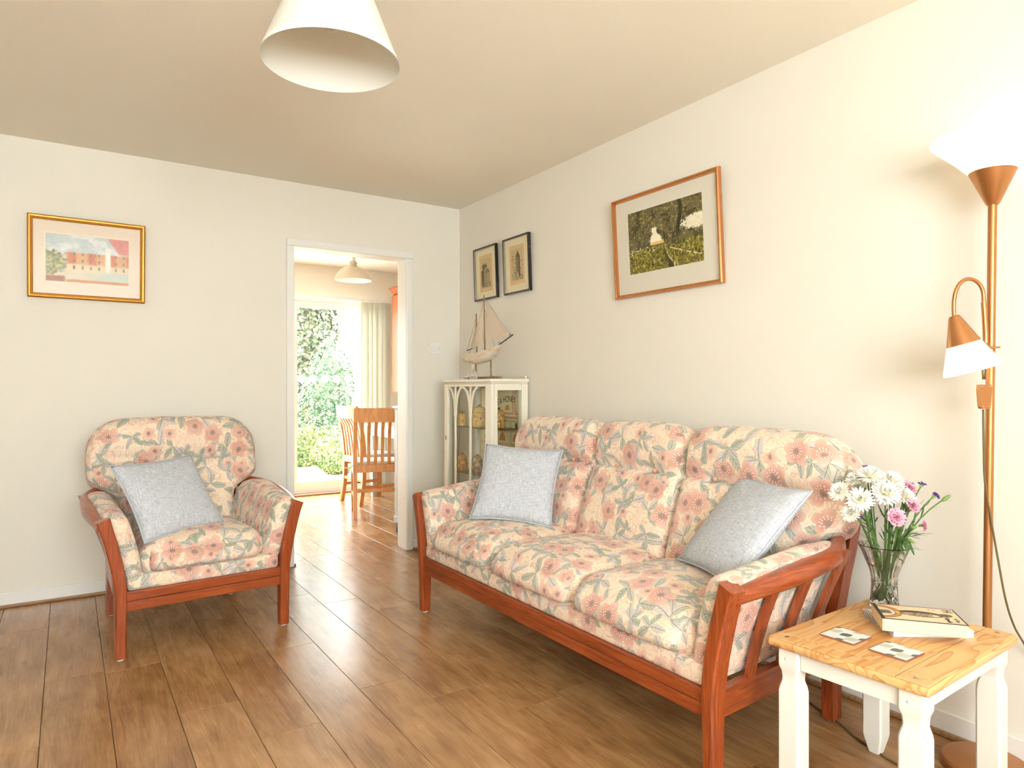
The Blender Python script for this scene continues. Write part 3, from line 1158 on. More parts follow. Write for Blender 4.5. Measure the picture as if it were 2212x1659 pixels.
def lane(U, V):
    n = vn(U * 14, V * 12, 1, 4)
    n2 = vn(U * 60, V * 50, 4, 2)
    n3 = vn(U * 90, V * 30, 9, 2)
    c = np.ones(U.shape + (3,)) * np.array((104, 96, 62.0))
    c = blend(c, (74, 68, 40), ss(n, 0.5, 0.62))
    c = blend(c, (176, 150, 82), ss(n2, 0.6, 0.74) * ss(V, 0.35, 0.5) * 0.85)
    wv_ = 0.035 + 0.075 * np.clip((0.66 - V) / 0.24, 0, 1)
    gap = ss(np.abs(U - 0.385 - 0.06 * (0.5 - V)) + (n - 0.5) * 0.09, wv_, wv_ * 0.7) * ss(V + (n2 - 0.5) * 0.03, 0.69, 0.66) * ss(V, 0.40, 0.42)
    c = blend(c, (246, 240, 214), gap)
    gap2 = ss(((U - 0.93) / 0.2) ** 2 + ((V - 0.62) / 0.11) ** 2 + (n2 - 0.5) * 1.6 + (n - 0.5), 1.0, 0.8)
    c = blend(c, (240, 232, 206), gap2)
    c = blend(c, (226, 186, 110), ss(V, 0.455, 0.435) * ss(np.abs(U - 0.42), 0.1, 0.07) * ss(V, 0.39, 0.41))
    gr = ss(V + 0.06 * (n - 0.5), 0.4, 0.36)
    c = blend(c, (122, 112, 44), gr)
    c = blend(c, (176, 160, 66), gr * ss(n3, 0.52, 0.7))
    c = blend(c, (72, 66, 34), gr * ss(n2, 0.42, 0.3))
    t_ = np.clip((0.385 - V) / 0.385, 0, 1)
    for x1, pw, wd, cl in ((1.22, 0.80, 0.030, (232, 226, 184)), (0.66, 0.75, 0.026, (206, 198, 140)), (0.60, 0.7, 0.045, (70, 64, 34))):
        cx = 0.49 + (x1 - 0.49) * t_ ** (1 / pw)
        tk = ss(np.abs(U - cx + 0.05 * t_ * (n - 0.5)), 0.006 + wd * t_, 0.002 + wd * 0.5 * t_) * (V < 0.385)
        c = blend(c, cl, tk * ss(n2, 0.28, 0.45))
    fl_ = ss(n2, 0.62, 0.74) * ss(np.abs(V - 0.34 - 0.03 * np.sin(U * 9)), 0.08, 0.03) * ss(U, 0.45, 0.35)
    c = blend(c, (226, 222, 170), fl_)
    c = blend(c, (40, 36, 22), ss(np.abs(U - 0.505), 0.008, 0.004) * ss(np.abs(V - 0.5), 0.09, 0.07))
    c = blend(c, (44, 40, 24), ss(np.abs(U - 0.71 - 0.02 * np.sin(V * 9)), 0.03, 0.015) * ss(V, 0.42, 0.5) * 0.8)
    return c + (n3 - 0.5)[..., None] * 30


def etching(kind):
    def f(U, V):
        n = vn(U * 18, V * 26, 5 + kind, 3)
        n2 = vn(U * 50, V * 70, 2 + kind, 2)
        paper = np.ones(U.shape + (3,)) * np.array((214, 186, 138.0))
        c = paper + (n - 0.5)[..., None] * 14
        inn = ss(np.minimum(np.minimum(U, 1 - U) - 0.12, np.minimum(V - 0.11, 0.91 - V)), 0, 0.01)
        c = blend(c, (200, 176, 130), inn)
        ink = np.zeros_like(U)
        if kind == 0:
            tw = (np.abs(U - 0.40) < 0.16) & (V > 0.14) & (V < 0.70)
            cr = (np.abs(U - 0.40) < 0.18) & (V > 0.66) & (V < 0.74 + 0.03 * (np.sin(U * 75) > 0))
            ink = np.maximum(ink, tw * (0.35 + 0.5 * (U < 0.34)))
            ink = np.maximum(ink, cr * 0.8)
            roof = (np.abs(U - 0.62) < 0.2 - (V - 0.5) * 1.2) & (V > 0.5) & (V < 0.62)
            ink = np.maximum(ink, roof * 0.7)
            ink = np.maximum(ink, ((np.abs(U - 0.66) < 0.12) & (V > 0.2) & (V < 0.5)) * 0.3)
            ink = np.maximum(ink, ((np.abs(U - 0.2) < 0.08) & (V < 0.58) & (V > 0.2)) * 0.75)
        else:
            tw = (np.abs(U - 0.56) < 0.14) & (V > 0.2) & (V < 0.70)
            ro = (np.abs(U - 0.56) < 0.15 * (0.86 - V) / 0.16) & (V >= 0.70) & (V < 0.86)
            ink = np.maximum(ink, tw * (0.55 + 0.3 * (U > 0.6)))
            ink = np.maximum(ink, ro * 0.85)
            ink = np.maximum(ink, ss(n, 0.5, 0.7) * (np.abs(U - 0.27) < 0.13) * (V > 0.25) * (V < 0.75) * 0.7)
            ink = np.maximum(ink, ss(n, 0.45, 0.65) * (U > 0.7) * (V < 0.6) * 0.6)
        ink = np.maximum(ink, ss(n2, 0.4, 0.7) * ss(V, 0.34, 0.18) * 0.75)
        ink *= inn * (0.6 + 0.6 * n2)
        c = blend(c, (70, 62, 48), ink)
        c = blend(c, (228, 222, 200), ((np.abs(U - 0.55) < 0.03) & (V > 0.2) & (V < 0.29)) * (1.0 if kind else 0.0))
        return c
    return f


picture('framed_watercolour', 'gilt framed pale watercolour street scene above the armchair', 0.532, 0.425,
        [(0, 0.004), (0, -0.018), (0.006, -0.022), (0.013, -0.021), (0.016, -0.015), (0.020, -0.016), (0.024, -0.010), (0.024, 0.004)],
        GOLD, MOUNTP, 0.375, 0.245, 0.0, street, (170, 110), (0.0905, YB - 0.0205, 1.796), 0.0, math.radians(4.0),
        (0.007, 0.004, paint_mat('cream_slip', (246, 236, 208), 0.7)))
picture('framed_landscape', 'large gilt framed olive country lane print above the sofa', 0.675, 0.495,
        [(0, 0.004), (0, -0.014), (0.004, -0.020), (0.010, -0.020), (0.012, -0.014), (0.017, -0.013), (0.019, -0.006), (0.019, 0.004)],
        GOLD2, MOUNT, 0.468, 0.30, 0.014, lane, (230, 150), (XR - 0.022, 2.262, 1.811), -PI / 2, math.radians(3.4))
pr = [(0, 0.004), (0, -0.014), (0.003, -0.016), (0.009, -0.016), (0.011, -0.012), (0.011, 0.004)]
SILV = paint_mat('silver_edge', (196, 190, 176), 0.35, 0.05, 20, metal=0.6)
for kd, yy, lb in ((0, 3.885, 'black framed etching of a crenellated tower above the model boat'),
                   (1, 3.512, 'black framed etching of a pointed-roof tower hung nearer the sofa')):
    t = picture('framed_etching', lb, 0.292, 0.352, pr, BLACKW, paint_mat('cream_mount', (232, 220, 186), 0.7), 0.165, 0.245, 0.0,
                etching(kd), (70, 104), (XR - 0.016, yy, 1.883), -PI / 2, math.radians(2.2))
    m = MB()
    ring_frame(m, 0.2755, 0.3355, [(0.0025, -0.0065), (0.0025, -0.0125), (0.0045, -0.0125), (0.0045, -0.0065)])
    m.build('sight_edge', SILV, t)

# light switch
t = thing('light_switch', 'white square light switch on the wall beside the doorway', 'switch', (2.163, YB, 1.394))
MB().box(-0.043, 0.043, -0.009, -0.0005, -0.043, 0.043, 0.003).build('plate', WHITE, t)
MB().box(-0.011, 0.011, -0.012, -0.0085, -0.016, 0.016, 0.001).build('rocker', WHITE, t)
for x in (-0.03, 0.03):
    m = MB()
    m.prism([(x + 0.003 * math.cos(a * PI / 5), 0.003 * math.sin(a * PI / 5)) for a in range(10)], 'y', -0.0098, -0.0085)
    m.build('screw', CHROME, t)

# ================================================================== PENDANT LAMP
SHADE_O = paint_mat('ivory_shade_card', (246, 244, 236), 0.6, 0.01, 10)
pn = thing('pendant_lamp', 'ivory cone lampshade pendant hanging from the lounge ceiling', 'lamp', (0.60, 1.812, ZC))
zb, zt, rb, rt_ = -0.402, -0.160, 0.184, 0.088
m = MB()
m.lathe([(rb, zb), (rt_, zt), (rt_ - 0.0015, zt), (rb - 0.0015, zb)], 72)
for f in [f for f in m.bm.faces if len(f.verts) > 4]:
    m.bm.faces.remove(f)
g = G('lampshade_fabric')
mx = g.n('ShaderNodeMixShader')
tl = g.n('ShaderNodeBsdfTranslucent')
tl.inputs[0].default_value = (0.9, 0.87, 0.8, 1)
mx.inputs[0].default_value = 0.25
g.set(lin((246, 243, 234)), 0.7)
g.t.links.new(g.b.outputs[0], mx.inputs[1])
g.t.links.new(tl.outputs[0], mx.inputs[2])
g.t.links.new(mx.outputs[0], g.out.inputs[0])
SHADE = g.m
sh = m.build('shade', SHADE, pn, 0.6)
m = MB()
m.lathe([(rb + 0.0012, zb - 0.001), (rb - 0.0060 + 0.0005, zb + 0.017), (rb - 0.0075, zb + 0.017), (rb - 0.0006, zb - 0.001), (rb + 0.0012, zb - 0.001)], 72, cap=False)
m.build('shade_trim', SHADE_O, sh, 0.6)
for a in (0, 2 * PI / 3, 4 * PI / 3):
    MB().tube([(0.02 * math.cos(a), 0.02 * math.sin(a), zt - 0.012), (rt_ * 0.98 * math.cos(a), rt_ * 0.98 * math.sin(a), zt - 0.004)], 0.0015, 6).build('spoke', CHROME, sh)
MB().tube([(0, 0, -0.02), (0, 0, zt + 0.01)], 0.0035, 8).build('cord', WHITE, pn)
MB().lathe([(0.045, 0.0), (0.045, -0.012), (0.02, -0.03), (0.006, -0.035)], 24).build('ceiling_rose', WHITE, pn, 0.6)
MB().lathe([(0.010, zt + 0.012), (0.018, zt + 0.0), (0.020, zt - 0.055), (0.014, zt - 0.06)], 20).build('bulb_holder', WHITE, pn, 0.6)
g = G('clear_bulb_glass')
BULB = g.set((0.95, 0.93, 0.92), 0.05, 0, 0.5, Transmission_Weight=0.75)
MB().lathe([(0.013, zt - 0.058), (0.016, zt - 0.075), (0.029, zt - 0.105), (0.031, zt - 0.122), (0.026, zt - 0.142), (0.013, zt - 0.154), (0.002, zt - 0.157)], 28).build('bulb', BULB, pn, 3.0)

# ================================================================== GLAZED CABINET
CX0, CX1, CY0, CY1, CZ = 2.080, 2.343, 3.394, 3.99, 1.168
cab = thing('china_cabinet', 'cream painted glazed cabinet with gothic arch tracery in the corner behind the sofa', 'cabinet', (CX0, CY0, 0))
D, L = CX1 - CX0, CY1 - CY0           # local x: depth from the front, local y: along the front


def cbox(name, a, par=None, mat=CREAM, bev=0.003):
    return MB().box(*a, bev).build(name, mat, par or cab)


cbox('top', (-0.012, D, -0.012, L + 0.006, CZ - 0.018, CZ))
cbox('top_rail', (0.0, D, 0.0, L, CZ - 0.028, CZ - 0.0185))
cbox('base', (0.0, D, 0.0, L, 0.14, 0.17))
cbox('plinth', (0.004, D, 0.006, L - 0.006, 0.10, 0.1395))
for x in (0.012, D - 0.042):
    for y in (0.012, L - 0.042):
        rings = []
        for z, k in ((0.0005, 0.6), (0.05, 0.8), (0.099, 1.0)):
            h = 0.018 * k
            rings.append([(x + 0.015 + a * h, y + 0.015 + b * h, z) for a, b in ((-1, -1), (1, -1), (1, 1), (-1, 1))])
        MB().loft(rings).build('foot', CREAM, cab)
# corner posts
for x0, x1, y0, y1 in ((0.024, 0.045, 0.0, 0.045), (D - 0.045, D - 0.0, 0.0, 0.04), (0.024, 0.045, L - 0.03, L), (D - 0.03, D, L - 0.03, L)):
    cbox('corner_post', (x0, x1, y0, y1, 0.1705, CZ - 0.0285), bev=0.002)
bp = cbox('back_panel', (D - 0.008, D - 0.001, 0.041, L - 0.031, 0.1705, CZ - 0.0285), mat=CREAM, bev=0)
# end frames with glass
for y0, nm in ((0.004, 'near'), (L - 0.022, 'far')):
    m = MB()
    xa, xb = 0.0455, D - (0.0455 if y0 < 0.1 else 0.031)
    m.box(xa, xb, y0, y0 + 0.018, CZ - 0.068, CZ - 0.029, 0.002)
    e = m.build('end_rail', CREAM, cab)
    MB().box(xa, xb, y0, y0 + 0.018, 0.171, 0.23, 0.002).build('end_rail', CREAM, cab)
    MB().box(xa, xb, y0 + 0.007, y0 + 0.010, 0.23, CZ - 0.068).build('end_glass', CABGL, e)
# door: frame, mullions, gothic tracery, glass
YA, YZ = 0.002, L - 0.002
dr = MB().box(0.0, 0.0225, YA, YA + 0.066, 0.172, CZ - 0.029, 0.002).box(0.0, 0.0225, YZ - 0.045, YZ, 0.172, CZ - 0.029, 0.002) \
    .box(0.0, 0.0225, YA + 0.066, YZ - 0.045, CZ - 0.046, CZ - 0.029, 0.002).box(0.0, 0.0225, YA + 0.066, YZ - 0.045, 0.172, 0.24, 0.002).build('door', CREAM, cab)
MB().box(0.013, 0.0155, YA + 0.066, YZ - 0.045, 0.24, CZ - 0.046).build('door_glass', CABGL, dr)
ZS, ZT = 0.945, CZ - 0.047
for ym in (0.452, 0.258):
    MB().box(0.003, 0.0125, ym - 0.009, ym + 0.009, 0.241, ZS, 0.002).build('mullion', CREAM, dr)
    MB().box(0.004, 0.0125, ym - 0.006, ym + 0.006, ZS, ZT, 0.001).build('mullion', CREAM, dr)
    MB().box(0.0005, 0.0125, ym - 0.013, ym + 0.013, ZS - 0.012, ZS + 0.010, 0.003).build('capital', CREAM, dr)
    for s in (-1, 1):
        pts = []
        for i in range(9):
            u = i / 8
            yy = ym + s * (0.006 + 0.086 * (1 - math.cos(u * PI / 2)) )
            pts.append((0.0075, min(max(yy, YA + 0.07), YZ - 0.05), ZS + (ZT - 0.004 - ZS) * math.sin(u * PI / 2) ** 0.9))
        rings = []
        for i, p in enumerate(pts):
            t_ = Vector(pts[min(i + 1, 8)]) - Vector(pts[max(i - 1, 0)])
            nn = Vector((0, -t_.z, t_.y)).normalized() * 0.0065
            rings.append([(0.003, p[1] + nn.y, p[2] + nn.z), (0.0122, p[1] + nn.y, p[2] + nn.z), (0.0122, p[1] - nn.y, p[2] - nn.z), (0.003, p[1] - nn.y, p[2] - nn.z)])
        MB().loft(rings).build('tracery', CREAM, dr)
cbox('escutcheon', (-0.0012, -0.0001, YZ - 0.028, YZ - 0.019, 0.775, 0.80), dr, BLACKW, 0)
for z in (0.866, 0.57, 0.33):
    MB().box(0.048, D - 0.010, 0.046, L - 0.034, z - 0.006, z, 0.0005, 1).build('glass_shelf', clear_mat('shelf_glass', (0.90, 0.96, 0.93), 0.0, 1.5) if 'shelf_glass' not in bpy.data.materials else bpy.data.materials['shelf_glass'], cab)
m = MB()
m.box(D - 0.014, D - 0.004, 0.0, L, CZ + 0.0005, CZ + 0.006, 0.002)
m.ball((D - 0.01, 0.01, CZ + 0.014), 0.009, 2)
m.build('gallery_knob', CREAM, cab, 0.6)


# honey poster lining the back panel (viewed from the room: u runs from the far end to the near end)
def honey(U, V):
    n = vn(U * 8, V * 14, 3)
    c = np.ones(U.shape + (3,)) * np.array((232, 218, 170.0)) + (n - 0.5)[..., None] * 16
    red, dk, org = (206, 118, 92), (58, 54, 48), (214, 128, 70)

    def boxl(u0, u1, v0, v1, w=0.008):
        d = np.minimum(np.minimum(U - u0, u1 - U), (np.minimum(V - v0, v1 - V)) * 1.8)
        return (d > 0) & (d < w), d > 0
    # top banner with patterned border
    e, i = boxl(0.02, 0.80, 0.80, 0.985, 0.022)
    c = blend(c, red, e * (0.55 + 0.45 * (np.sin((U + V * 1.8) * 190) > 0)))
    e, i = boxl(0.82, 0.98, 0.80, 0.985, 0.012)
    c = blend(c, red, e * 0.8)
    c = blend(c, (214, 160, 128), i * ss(((U - 0.9) / 0.06) ** 2 + ((V - 0.89) / 0.08) ** 2, 0.85, 1.0) * 0.7)
    c = blend(c, red, (V > 0.775) & (V < 0.79) & (np.sin(U * 200) > -0.3))
    hv = ss(((U - 0.66) / 0.05) ** 2 + ((V - 0.83) / 0.036) ** 2, 1.0, 0.9) * (V > 0.83)
    c = blend(c, org, hv * (0.7 + 0.3 * (np.sin(V * 420) > 0)))
    # two-column labels
    rg = random.Random(4)
    v = 0.765
    while v > 0.05:
        h = rg.uniform(0.055, 0.1)
        for u0, u1 in ((0.03, 0.36), (0.38, 0.72), (0.74, 0.975)):
            e, i = boxl(u0, u1, v - h, v - 0.006, 0.005)
            c = blend(c, dk if rg.random() < 0.5 else red, e * 0.75)
            kd = rg.random()
            um, vm = (u0 + u1) / 2, v - h / 2
            if kd < 0.3:
                c = blend(c, org, i * ss(((U - um) / 0.07) ** 2 + ((V - vm + h * 0.3) / (h * 0.62)) ** 2, 1, 0.9) * (V > vm - h * 0.3) * (0.65 + 0.35 * (np.sin(V * 500) > 0)))
            elif kd < 0.5:
                c = blend(c, (196, 92, 74), i * (np.abs(V - vm) < h * 0.22) * (np.abs(U - um) < 0.1))
                c = blend(c, (226, 206, 160), i * (np.abs(V - vm) < h * 0.1) * (np.abs(U - um) < 0.08) * (np.sin(U * 260) > 0))
            elif kd < 0.8:
                for q in (-0.25, 0.0, 0.25):
                    c = blend(c, dk, i * (np.abs(V - vm - q * h) < h * 0.06) * (np.abs(U - um) < 0.09 - abs(q) * 0.1) * (np.sin(U * 330 + q * 9) > -0.3) * 0.8)
            else:
                c = blend(c, (90, 84, 60), i * ss(((U - um) / 0.03) ** 2 + ((V - vm) / (h * 0.3)) ** 2, 1, 0.8) * 0.9)
        v -= h
    return c


ps = painted('honey_poster', 0.0, L - 0.075, 0.172, CZ - 0.03, 170, 330, honey, bp)
ps.rotation_euler = (0, 0, -PI / 2)
ps.location = (D - 0.0086, L - 0.032, 0)
DARKINK = paint_mat('dark_ink', (58, 56, 54), 0.7)
me = text_mesh('S & HONEY', 0.056)
xs = [v.co.x for v in me.vertices]
xa, xb = min(xs), max(xs)
for v in me.vertices:
    u = (v.co.x - xa) / (xb - xa) - 0.5
    v.co.y = v.co.y * 1.0 - 0.06 * (u - 0.15) ** 2
    v.co.x = (u) * 0.215
lt = mk('lettering', me, DARKINK, bp)
lt.rotation_euler = (PI / 2, 0, -PI / 2)
lt.location = (D - 0.0092, 0.232, 1.026)


# ------------------------------------------------------------------ beehive honey pots inside the cabinet
def glaze_mat(name, c1, c2, c3):
    g = G(name)
    n = g.noise(g.coord(), 34, 3, 0.6)
    return g.set(g.ramp(n, [(0.35, lin(c1)), (0.52, lin(c2)), (0.7, lin(c3))]), 0.18, 0, 0.5)


YEL = glaze_mat('honey_glaze', (206, 160, 70), (226, 184, 96), (238, 206, 130))
BRN = glaze_mat('brown_glaze', (150, 96, 40), (190, 136, 66), (212, 168, 92))
ORN = glaze_mat('speckled_glaze', (122, 92, 60), (176, 144, 100), (214, 196, 160))
BEE = paint_mat('bee_brown', (120, 82, 50), 0.3, 0.2, 60)


def pot(label, loc, R, Hh, mat, ribs, lidz=0.66):
    t = thing('honey_pot', label, 'honey pot', loc, 0, 'beehive honey pots in the cabinet')
    pr = []
    for i in range(19):
        u = i / 18 * lidz
        r = R * (0.9 + 0.1 * math.sin(u / lidz * PI * 0.8)) * (1 - 0.10 * u)
        pr.append((r + R * 0.025 * math.sin(ribs * u * 2 * PI), 0.0005 + u * Hh))
    pr.insert(0, (R * 0.82, 0.0005))
    MB().lathe(pr, 28).build('body', mat, t, 1.0)
    pr = []
    r0 = R * 0.97 * (1 - 0.1 * lidz)
    for i in range(12):
        a = i / 11 * PI / 2
        z = lidz + 0.012 + (0.93 - lidz) * math.sin(a)
        pr.append((max(0.001, r0 * math.cos(a) ** 0.8 + R * 0.02 * math.sin(ribs * z * 2 * PI)), z * Hh))
    MB().lathe(pr, 28).build('lid', mat, t, 1.0)
    m = MB()
    m.ball((0, 0, Hh * 0.96), R * 0.16, 1, (1.7, 1, 0.8)).ball((R * 0.1, R * 0.16, Hh * 1.0), R * 0.14, 1, (1.2, 0.6, 0.5)).ball((R * 0.1, -R * 0.16, Hh * 1.0), R * 0.14, 1, (1.2, 0.6, 0.5))
    m.build('bee_knob', BEE, t, 3.0)
    for a in (200, 250, 310):
        x, y = R * 0.93 * math.cos(math.radians(a)), R * 0.93 * math.sin(math.radians(a))
        MB().ball((x, y, Hh * (0.3 + 0.1 * (a % 3))), R * 0.12, 1, (0.9, 0.9, 1.5)).build('bee_relief', BEE, t, 3.0)
    return t


pot('small yellow beehive pot on the upper cabinet shelf', (2.166, 3.90, 0.866), 0.031, 0.092, YEL, 5)
pot('large honey-yellow beehive jar in the middle of the upper cabinet shelf', (2.20, 3.735, 0.866), 0.051, 0.138, YEL, 7)
pot('yellow-brown beehive jar behind the side pane of the cabinet', (2.232, 3.556, 0.866), 0.043, 0.125, BRN, 6)
pot('brown beehive pot with a notched lid on the lower cabinet shelf', (2.168, 3.90, 0.57), 0.034, 0.115, BRN, 5)
pot('ornate speckled beehive jar on the lower cabinet shelf', (2.19, 3.745, 0.57), 0.038, 0.118, ORN, 9)

# ================================================================== MODEL BOAT
WASH = G('whitewashed_wood')
_n = WASH.noise(WASH.coord('Object', (1, 1.5, 3)), 14, 4, 0.6)
WASH = WASH.set(WASH.ramp(_n, [(0.35, lin((212, 182, 148))), (0.5, lin((228, 212, 186))), (0.62, lin((232, 226, 214)))]), 0.6)
DRIFT = wood_mat('driftwood', (110, 84, 58), (142, 112, 80), (170, 144, 110), 'z', 0.6)
g = G('gauze_sailcloth')
tr_ = g.n('ShaderNodeBsdfTransparent')
mx = g.n('ShaderNodeMixShader')
wv = g.noise(g.coord('Object'), 500, 1)
g.put(mx.inputs[0], g.M('ADD', 0.5, g.M('MULTIPLY', wv, 0.3)))
g.set(lin((226, 206, 182)), 0.9)
g.t.links.new(tr_.outputs[0], mx.inputs[1])
g.t.links.new(g.b.outputs[0], mx.inputs[2])
g.t.links.new(mx.outputs[0], g.out.inputs[0])
GAUZE = g.m
# local x: towards the bow; the bow points to the near end of the cabinet
bt = thing('model_boat', 'whitewashed model sailing boat with gauze sails on the cabinet top', 'model boat', (2.20, 3.69, CZ + 0.0005), -PI / 2)
HZ = 0.135
rings = []
for i in range(17):
    u = i / 16
    x = -0.215 + u * 0.43
    bw = 0.055 * (math.sin(PI * (0.16 + 0.84 * u)) ** 0.65 if u < 1 else 0.0) + 0.002
    sheer = 0.030 + 0.05 * (u - 0.35) ** 2 * 2.2 * (1 if u > 0.35 else 0.3)
    dep = 0.062 * (math.sin(PI * min(1, 0.22 + 0.72 * u)) ** 0.6) + 0.004
    x2 = x
    ring = []
    for j in range(9):
        a = PI * j / 8
        rake = 0.05 * (u ** 6) * (math.sin(a))
        ring.append((x2 - rake, -bw * math.cos(a), HZ + sheer - dep * math.sin(a) ** 0.8))
    ring += [(x2, bw * 0.8, HZ + sheer - 0.004), (x2, -bw * 0.8, HZ + sheer - 0.004)]
    rings.append(ring)
MB().loft(rings).build('hull', WASH, bt, 0.8)
m = MB()
m.prism([(-0.14, HZ - 0.03), (-0.095, HZ - 0.03), (-0.10, HZ - 0.06), (-0.13, HZ - 0.085)], 'y', -0.006, 0.006)
m.build('rudder', WASH, bt)
MB().tube([(0.025, 0, HZ), (0.012, 0, HZ + 0.40)], [0.0055, 0.004], 8).build('main_mast', DRIFT, bt, 0.8)
MB().tube([(-0.075, 0, HZ), (-0.085, 0, HZ + 0.29)], [0.005, 0.004], 8).build('mizzen_mast', DRIFT, bt, 0.8)
MB().tube([(0.175, 0, HZ + 0.068), (0.345, 0, HZ + 0.125)], 0.004, 8).build('bowsprit', BLACKW, bt, 0.8)
MB().tube([(-0.205, 0, HZ + 0.058), (-0.105, 0, HZ + 0.072)], 0.0035, 8).build('boom', BLACKW, bt, 0.8)
for x, z in ((0.195, HZ + 0.08), (0.315, HZ + 0.121)):
    MB().tube([(x + 0.008 * math.cos(a * PI / 8), 0, z + 0.004 + 0.008 * math.sin(a * PI / 8)) for a in range(17)], 0.0016, 5).build('ring_eye', BLACKW, bt, 3.0)


def sail(name, pts, bow):
    m = MB()
    N = 8
    A, B, Cc = [Vector(p) for p in pts]
    rows = []
    for i in range(N + 1):
        row = []
        for j in range(N + 1 - i):
            a, b = i / N, j / N
            p = A * (1 - a - b) + B * a + Cc * b
            p.y += bow * 4 * (1 - a - b) * (a + b) * 0.5 + bow * a * b * 3
            row.append(m.bm.verts.new(p))
        rows.append(row)
    for i in range(N):
        for j in range(N - i):
            m.bm.faces.new((rows[i][j], rows[i + 1][j], rows[i][j + 1]))
            if j < N - i - 1:
                m.bm.faces.new((rows[i + 1][j], rows[i + 1][j + 1], rows[i][j + 1]))
    return m.build(name, GAUZE, bt, 3.0)


sail('jib', [(0.02, 0, HZ + 0.37), (0.30, 0, HZ + 0.122), (0.04, 0, HZ + 0.118)], 0.02)
sail('main_sail', [(0.006, 0, HZ + 0.35), (0.004, 0, HZ + 0.09), (-0.135, 0, HZ + 0.06)], -0.02)
sail('mizzen_sail', [(-0.088, 0, HZ + 0.24), (-0.088, 0, HZ + 0.09), (-0.18, 0, HZ + 0.068)], 0.012)
for a, b in (((0.013, 0, HZ + 0.385), (0.315, 0, HZ + 0.125)), ((0.012, 0, HZ + 0.37), (-0.17, 0, HZ + 0.04)), ((-0.085, 0, HZ + 0.26), (-0.2, 0, HZ + 0.06)), ((0.012, 0, HZ + 0.33), (0.09, 0.04, HZ + 0.04))):
    MB().tube([a, b], 0.0011, 5).build('rigging', DRIFT, bt)
for x in (-0.085, 0.10):
    MB().tube([(x, 0, 0.013), (x - 0.006, 0, HZ - 0.018)], 0.0055, 8).build('stand_rod', DRIFT, bt, 0.8)
MB().box(-0.165, 0.185, -0.03, 0.03, 0.0, 0.017, 0.003).build('stand_base', DRIFT, bt)
SHELL = paint_mat('shell', (206, 196, 186), 0.4, 0.3, 50)
for i, (x, y, r) in enumerate(((-0.15, -0.045, 0.022), (-0.12, -0.052, 0.018), (-0.09, -0.05, 0.02), (-0.058, -0.05, 0.02), (-0.025, -0.052, 0.03), (0.0, -0.052, 0.018))):
    m = MB()
    m.lathe([(r * 0.3, -r * 0.6)] + [(r * (0.6 + 0.4 * math.sin(k)), r * (-0.5 + 0.18 * k)) for k in range(6)] + [(r * 0.15, r * 0.75)], 12, mod=lambda rr, z, a: rr * (1 + 0.12 * math.sin(6 * a)))
    o = m.build('shell', SHELL, bt, 3.0, loc=(x, y, r * 0.8 + 0.001))
    o.rotation_euler = (PI / 2 + 0.4 * (i % 3 - 1), 0.3 * i, 0)

# ================================================================== SIDE TABLE
TZ = 0.45
tb = thing('side_table', 'small white painted side table with waxed pine top', 'table', (1.850, 0.957, 0), math.radians(3.0))
HX, HY = 0.273, 0.200
MB().box(-HX, HX, -HY, HY, TZ - 0.026, TZ - 0.004, 0.007, 3).build('table_top', PINE, tb, 0.6)
GRV = paint_mat('dark_groove', (110, 72, 40), 0.7)
MB().box(-HX + 0.01, HX - 0.01, -HY + 0.01, HY - 0.01, TZ - 0.0042, TZ - 0.0015).build('groove', GRV, tb)
xs = [-HX + 0.004, -HX + 0.052, HX - 0.052, HX - 0.004]
ys = [-HY + 0.004, -HY + 0.075, HY - 0.075, HY - 0.004]
for i in range(3):
    for j in range(3):
        e = 0.0011
        x0, x1, y0, y1 = xs[i] + e, xs[i + 1] - e, ys[j] + e, ys[j + 1] - e
        MB().box(-(x1 - x0) / 2, (x1 - x0) / 2, -(y1 - y0) / 2, (y1 - y0) / 2, -0.004, 0.0, 0.0012).build('board', PINE, tb, loc=((x0 + x1) / 2, (y0 + y1) / 2, TZ))
for x in (-HX + 0.03, HX - 0.03):
    for y in (-HY + 0.04, HY - 0.04):
        MB().lathe([(0.006, TZ), (0.006, TZ + 0.0006), (0.003, TZ + 0.0012)], 14, x, y).build('stud', CHROME, tb, 0.8)
for sx in (-1, 1):
    for sy in (-1, 1):
        rings = []
        for z, k in ((0.0005, 0.56), (0.006, 0.62), (0.05, 0.97), (0.06, 1.0), (0.305, 1.0), (0.318, 0.93), (0.334, 0.78), (0.342, 0.77), (0.358, 0.82), (0.372, 0.99), (0.38, 1.0), (TZ - 0.0265, 1.0)):
            h = 0.029 * k
            c = 0.005
            pts = [(-h + c, -h), (h - c, -h), (h, -h + c), (h, h - c), (h - c, h), (-h + c, h), (-h, h - c), (-h, -h + c)]
            rings.append([(sx * (HX - 0.048) + a, sy * (HY - 0.048) + b, z) for a, b in pts])
        lg = MB().loft(rings).build('leg', WHITE_S, tb, 0.35)
        MB().ball((sx * (HX - 0.048) - 0.0285, sy * (HY - 0.048) + 0.004, 0.395), 0.006, 1, (0.35, 1, 1)).build('peg', WHITE_S, lg, 3.0)
for a in ((-HX + 0.03, -HX + 0.048, -HY + 0.078, HY - 0.078), (HX - 0.048, HX - 0.03, -HY + 0.078, HY - 0.078), (-HX + 0.078, HX - 0.078, -HY + 0.03, -HY + 0.048), (-HX + 0.078, HX - 0.078, HY - 0.048, HY - 0.03)):
    MB().box(*a, TZ - 0.078, TZ - 0.0265, 0.002).build('apron', WHITE_S, tb)

